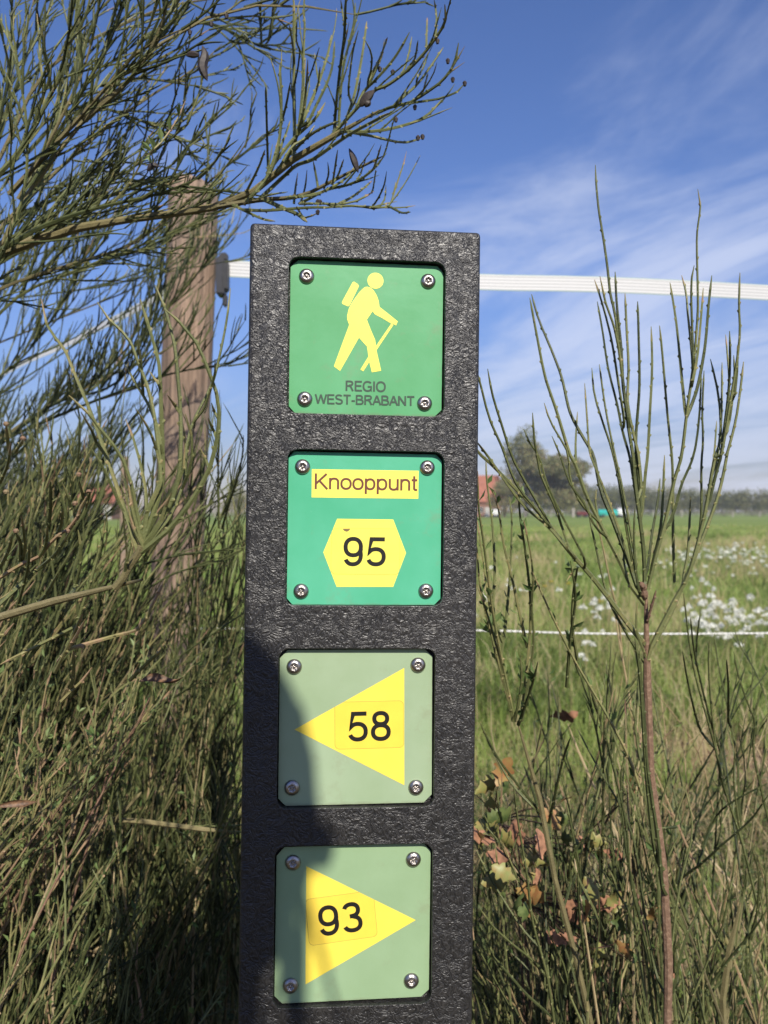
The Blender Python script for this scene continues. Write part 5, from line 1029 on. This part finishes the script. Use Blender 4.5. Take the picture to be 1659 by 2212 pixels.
oak((.17, .84, 0), [(1045,1740,.95,0,1.3),(1075,1700,.97,3,1.5),(1100,1760,.98,3,1.3),(1055,1800,.94,0,1.2),(1085,1810,.95,2,1.3),(1120,1825,.93,2,1.2),(1060,1850,.94,2,1.1),(1045,1820,.96,2,1.2),(1205,1790,.96,1,1.0),(1195,1770,.98,1,.8),(1180,1850,.94,0,1.0),(1165,1880,.93,1,.9),(1185,1870,.95,0,.9),(1290,1820,.97,0,1.1),(1305,1840,.98,0,1.0),(1275,1840,.96,0,.9),(1245,1850,.97,3,.9),(1350,1730,1.0,0,.7),(1360,1720,1.0,1,.6)], 'oak seedling with yellow green and brown lobed leaves behind the slender broom stems')
oak((.15, .78, 0), [(1110,1930,.9,1,1.1),(1100,1905,.91,0,1.0),(1125,1950,.9,1,1.1),(1135,1970,.89,1,1.0),(1150,1910,.9,0,.9),(1265,1940,.92,0,1.0),(1285,1960,.92,0,1.1),(1275,1990,.91,3,1.0),(1320,1990,.93,3,1.1),(1350,1930,.93,2,1.0),(1260,1990,.9,2,.9),(1390,1985,.94,1,.7),(1340,2080,.93,2,.9),(1355,2075,.9,1,.7),(1290,2060,.92,2,1.0),(1220,2040,.9,2,.9),(1405,2085,.9,2,.6)], 'oak seedling with orange red and yellow leaves low beside the waymarker')
def dead(name, u, v, D, s, rz, label, k=2):
    o = link(name, OL[k], None, tuple(pt(u, v, D))); o.rotation_euler = rz; o.scale = (s*.8, s*1.6, s); tag(o, label, 'dead leaf')
# curled dead leaf caught on the broom
V, F = [], []
for i in range(13):
    f = i/12; wd = .0085*math.sin(math.pi*min(.985, max(.015, f)))**.7
    for j in range(5):
        a = (j/4-.5)*2.4+.5*math.sin(f*5); V.append((.064*(f-.5), wd*math.sin(a)*.8, wd*math.cos(a)*-.9+.004*math.sin(f*5.5)))
for i in range(12):
    for j in range(4): F.append((i*5+j, i*5+j+1, i*5+j+6, i*5+j+5))
me = qmesh('dead_leaf', V, F, M_dead); me.shade_smooth(); o = link('dead_leaf', me, None, tuple(pt(348, 1464, .62))); o.rotation_euler = (.35, -.12, .2); o.scale = (.5, .6, .6); tag(o, 'curled brown dead leaf caught on the broom left of the 58 plate', 'dead leaf')
o = link('dead_leaf', me, None, tuple(pt(35, 1737, .72))); o.rotation_euler = (1.2, -.1, .1); o.scale = (.5,.5,.45); tag(o, 'small withered brown leaf hanging at the left edge near the bottom', 'dead leaf')
dead('dead_leaf', 1190, 1560, 1.1, .9, (.4, .9, .2), 'withered brown leaf stuck low among the stems right of the waymarker')
# broad green leaves and weeds low down
S = Shrub('leafy_weed', 'patch of small leafy green weeds low in the lower right corner', 'weed', (.32, .95, 0))
for k in range(26):
    p = np.array([.32+rng.normal(0, .16), .95+rng.normal(0, .1), 0]); P = bent(p, grow_dir(np.array([0, 0, 1.]), .3, .2), rng.uniform(.15, .42), n=8); S.add(P, .0011, .0006, 'stem', tint=rng.uniform(.3, .8))
    for j in range(9): i = rng.integers(2, 8); S.leaf(P[i], grow_dir(P[i]-P[i-1], 1.1, .1), rng.uniform(.012, .024), rng.uniform(.1, .9))
S.finish()

# ------------------------------------------------------------------ the photographer, standing behind the camera in the sun's way
M_skin = mat('skin', (.50,.30,.21), .5, var=.06, scale=30); M_shirt = mat('navy_cotton', (.03,.05,.11), .9, bump=.3, bscale=60, bdist=.004); M_jean = mat('grey_denim', (.10,.11,.13), .9, bump=.3, bscale=80); M_hair = mat('brown_hair', (.06,.035,.02), .6, bump=.8, bscale=300); M_shoe = mat('brown_shoe', (.09,.05,.03), .6)
def skinned(name, pts, edges, rad, mtl, root=0, sub=2, parent=None, mats=None, pick=None):
    me = bpy.data.meshes.new(name); me.from_pydata(pts, edges, []); o = link(name, me, parent)
    o.modifiers.new('s', 'SKIN'); sv_ = me.skin_vertices[0].data
    for i, r in enumerate(rad): sv_[i].radius = r if isinstance(r, tuple) else (r, r); sv_[i].use_root = (i == root)
    sb = o.modifiers.new('u', 'SUBSURF'); sb.levels = sb.render_levels = sub
    bpy.context.view_layer.update(); dg = bpy.context.evaluated_depsgraph_get(); nm = bpy.data.meshes.new_from_object(o.evaluated_get(dg)); o.modifiers.clear(); o.data = nm; nm.name = name
    nm.materials.clear()
    for m_ in (mats or [mtl]): nm.materials.append(m_)
    if pick: nm.polygons.foreach_set('material_index', [pick(p.center) for p in nm.polygons])
    nm.shade_smooth(); return o
pe = empty('person', (.078, -.60, 0), 'photographer in navy shirt and grey jeans standing behind the camera, phone held low', 'person')
HX, HY, HZ = .035, .20, 1.61     # head centre relative to the feet
pts = [(0,0,.93), (0,.0,1.06), (0,.03,1.22), (0,.06,1.36), (.02,.10,1.455), (.03,.145,1.52), (HX,HY,HZ-.03), (HX,HY+.0,HZ+.05)]
rad = [(.15,.11), (.135,.10), (.15,.105), (.155,.095), .062, .055, (.062,.076), (.056,.068)]
ed = [(0,1),(1,2),(2,3),(3,4),(4,5),(5,6),(6,7)]
def chain(start, ps, rs_):
    prev = start
    for p, r in zip(ps, rs_): pts.append(p); rad.append(r); ed.append((prev, len(pts)-1)); prev = len(pts)-1
    return prev
for s in (-1, 1):
    chain(0, [(s*.10,.0,.84), (s*.115,.02,.50), (s*.12,-.01,.10), (s*.13,.05,.05), (s*.135,.15,.035)], [(.095,.10), .062, .045, (.045,.05), (.042,.03)])
    hand = chain(3, [(s*.19,.06,1.385), (s*.235,.13,1.12), (s*.13-.06,.42,1.03), (s*.085-.06,.50,1.035)], [.062, .048, .032, (.022,.034)])
    for j, (l1, a1) in enumerate([(.036,.0),(.040,.012),(.038,.024),(.030,.036)]):
        y = .53; z = 1.055-a1; chain(hand, [(s*.075-.06, y, z), (s*.06-.06, y+l1*.6, z-.004), (s*.042-.06, y+l1*.75, z-.006)], [.0088,.0082,.0072])
    chain(hand, [(s*.07-.06,.485,1.062), (s*.05-.06,.50,1.072)], [.010,.009])
def pickm(c):
    z = c.z
    if z < .075: return 3
    if z < .95: return 2
    if c.y > .36 and z > .98 and z < 1.15: return 0
    return 0 if (z > 1.47) else 1
body_ = skinned('body', pts, ed, rad, None, 0, 2, pe, [M_skin, M_shirt, M_jean, M_shoe], pickm)
bm = bmesh.new(); bmesh.ops.create_uvsphere(bm, u_segments=28, v_segments=20, radius=1)
for v in bm.verts:
    c = v.co.copy(); f = 1+.03*math.sin(c.x*9+c.z*5)*math.cos(c.y*7)+.015*math.sin(c.z*21+c.x*13); v.co = Vector((HX+c.x*.080*f, HY-.018+c.y*.098*f, HZ+.004+c.z*.106*f))
bmesh.ops.delete(bm, geom=[f for f in bm.faces if f.calc_center_median().y > HY+.045 and f.calc_center_median().z < HZ+.035 or f.calc_center_median().z < HZ-.085], context='FACES')
hm = bpy.data.meshes.new('hair'); bm.to_mesh(hm); bm.free(); hm.materials.append(M_hair); hm.shade_smooth(); link('hair', hm, pe)
for k in range(40):     # loose chin length strands
    a = rng.uniform(-.2, math.pi+.2); c_, s_ = math.cos(a), math.sin(a); ro = rng.uniform(.064, .080); sw = rng.normal(0, .012)
    V, F = tube(smooth([(HX+ro*c_*.7, HY-.03-ro*s_*.6, HZ+.05), (HX+ro*1.05*c_, HY-.03-ro*s_, HZ-.03), (HX+ro*1.0*c_+sw, HY-.02-ro*s_, HZ-.11), (HX+ro*.9*c_+sw*1.6, HY-.01-ro*s_*.9, HZ-rng.uniform(.15, .20))], 10), rng.uniform(.002, .0045), .001, 5)
    link('hair_strand', qmesh('hair_strand', V, F, M_hair), pe)
for s in (-1, 1):
    skinned('ear', [(HX+s*.075,HY,HZ-.03), (HX+s*.082,HY-.004,HZ-.005)], [(0,1)], [(.008,.014), (.009,.016)], M_skin, 0, 1, pe)
    skinned('eye', [(HX+s*.03,HY+.079,HZ-.005), (HX+s*.03,HY+.082,HZ-.005)], [(0,1)], [.011,.010], M_frame, 0, 1, pe)
skinned('nose', [(HX,HY+.082,HZ+.0), (HX,HY+.10,HZ-.035)], [(0,1)], [(.007,.008), (.013,.010)], M_skin, 0, 1, pe)
skinned('mouth', [(HX-.022,HY+.078,HZ-.066), (HX,HY+.086,HZ-.066), (HX+.022,HY+.078,HZ-.066)], [(0,1),(1,2)], [.004,.006,.004], mat('lips', (.42,.16,.13), .5), 1, 1, pe)
print('tris', sum(len(p.data.polygons) for p in SC.objects if p.type == 'MESH')*2, 'objs', len(SC.objects))
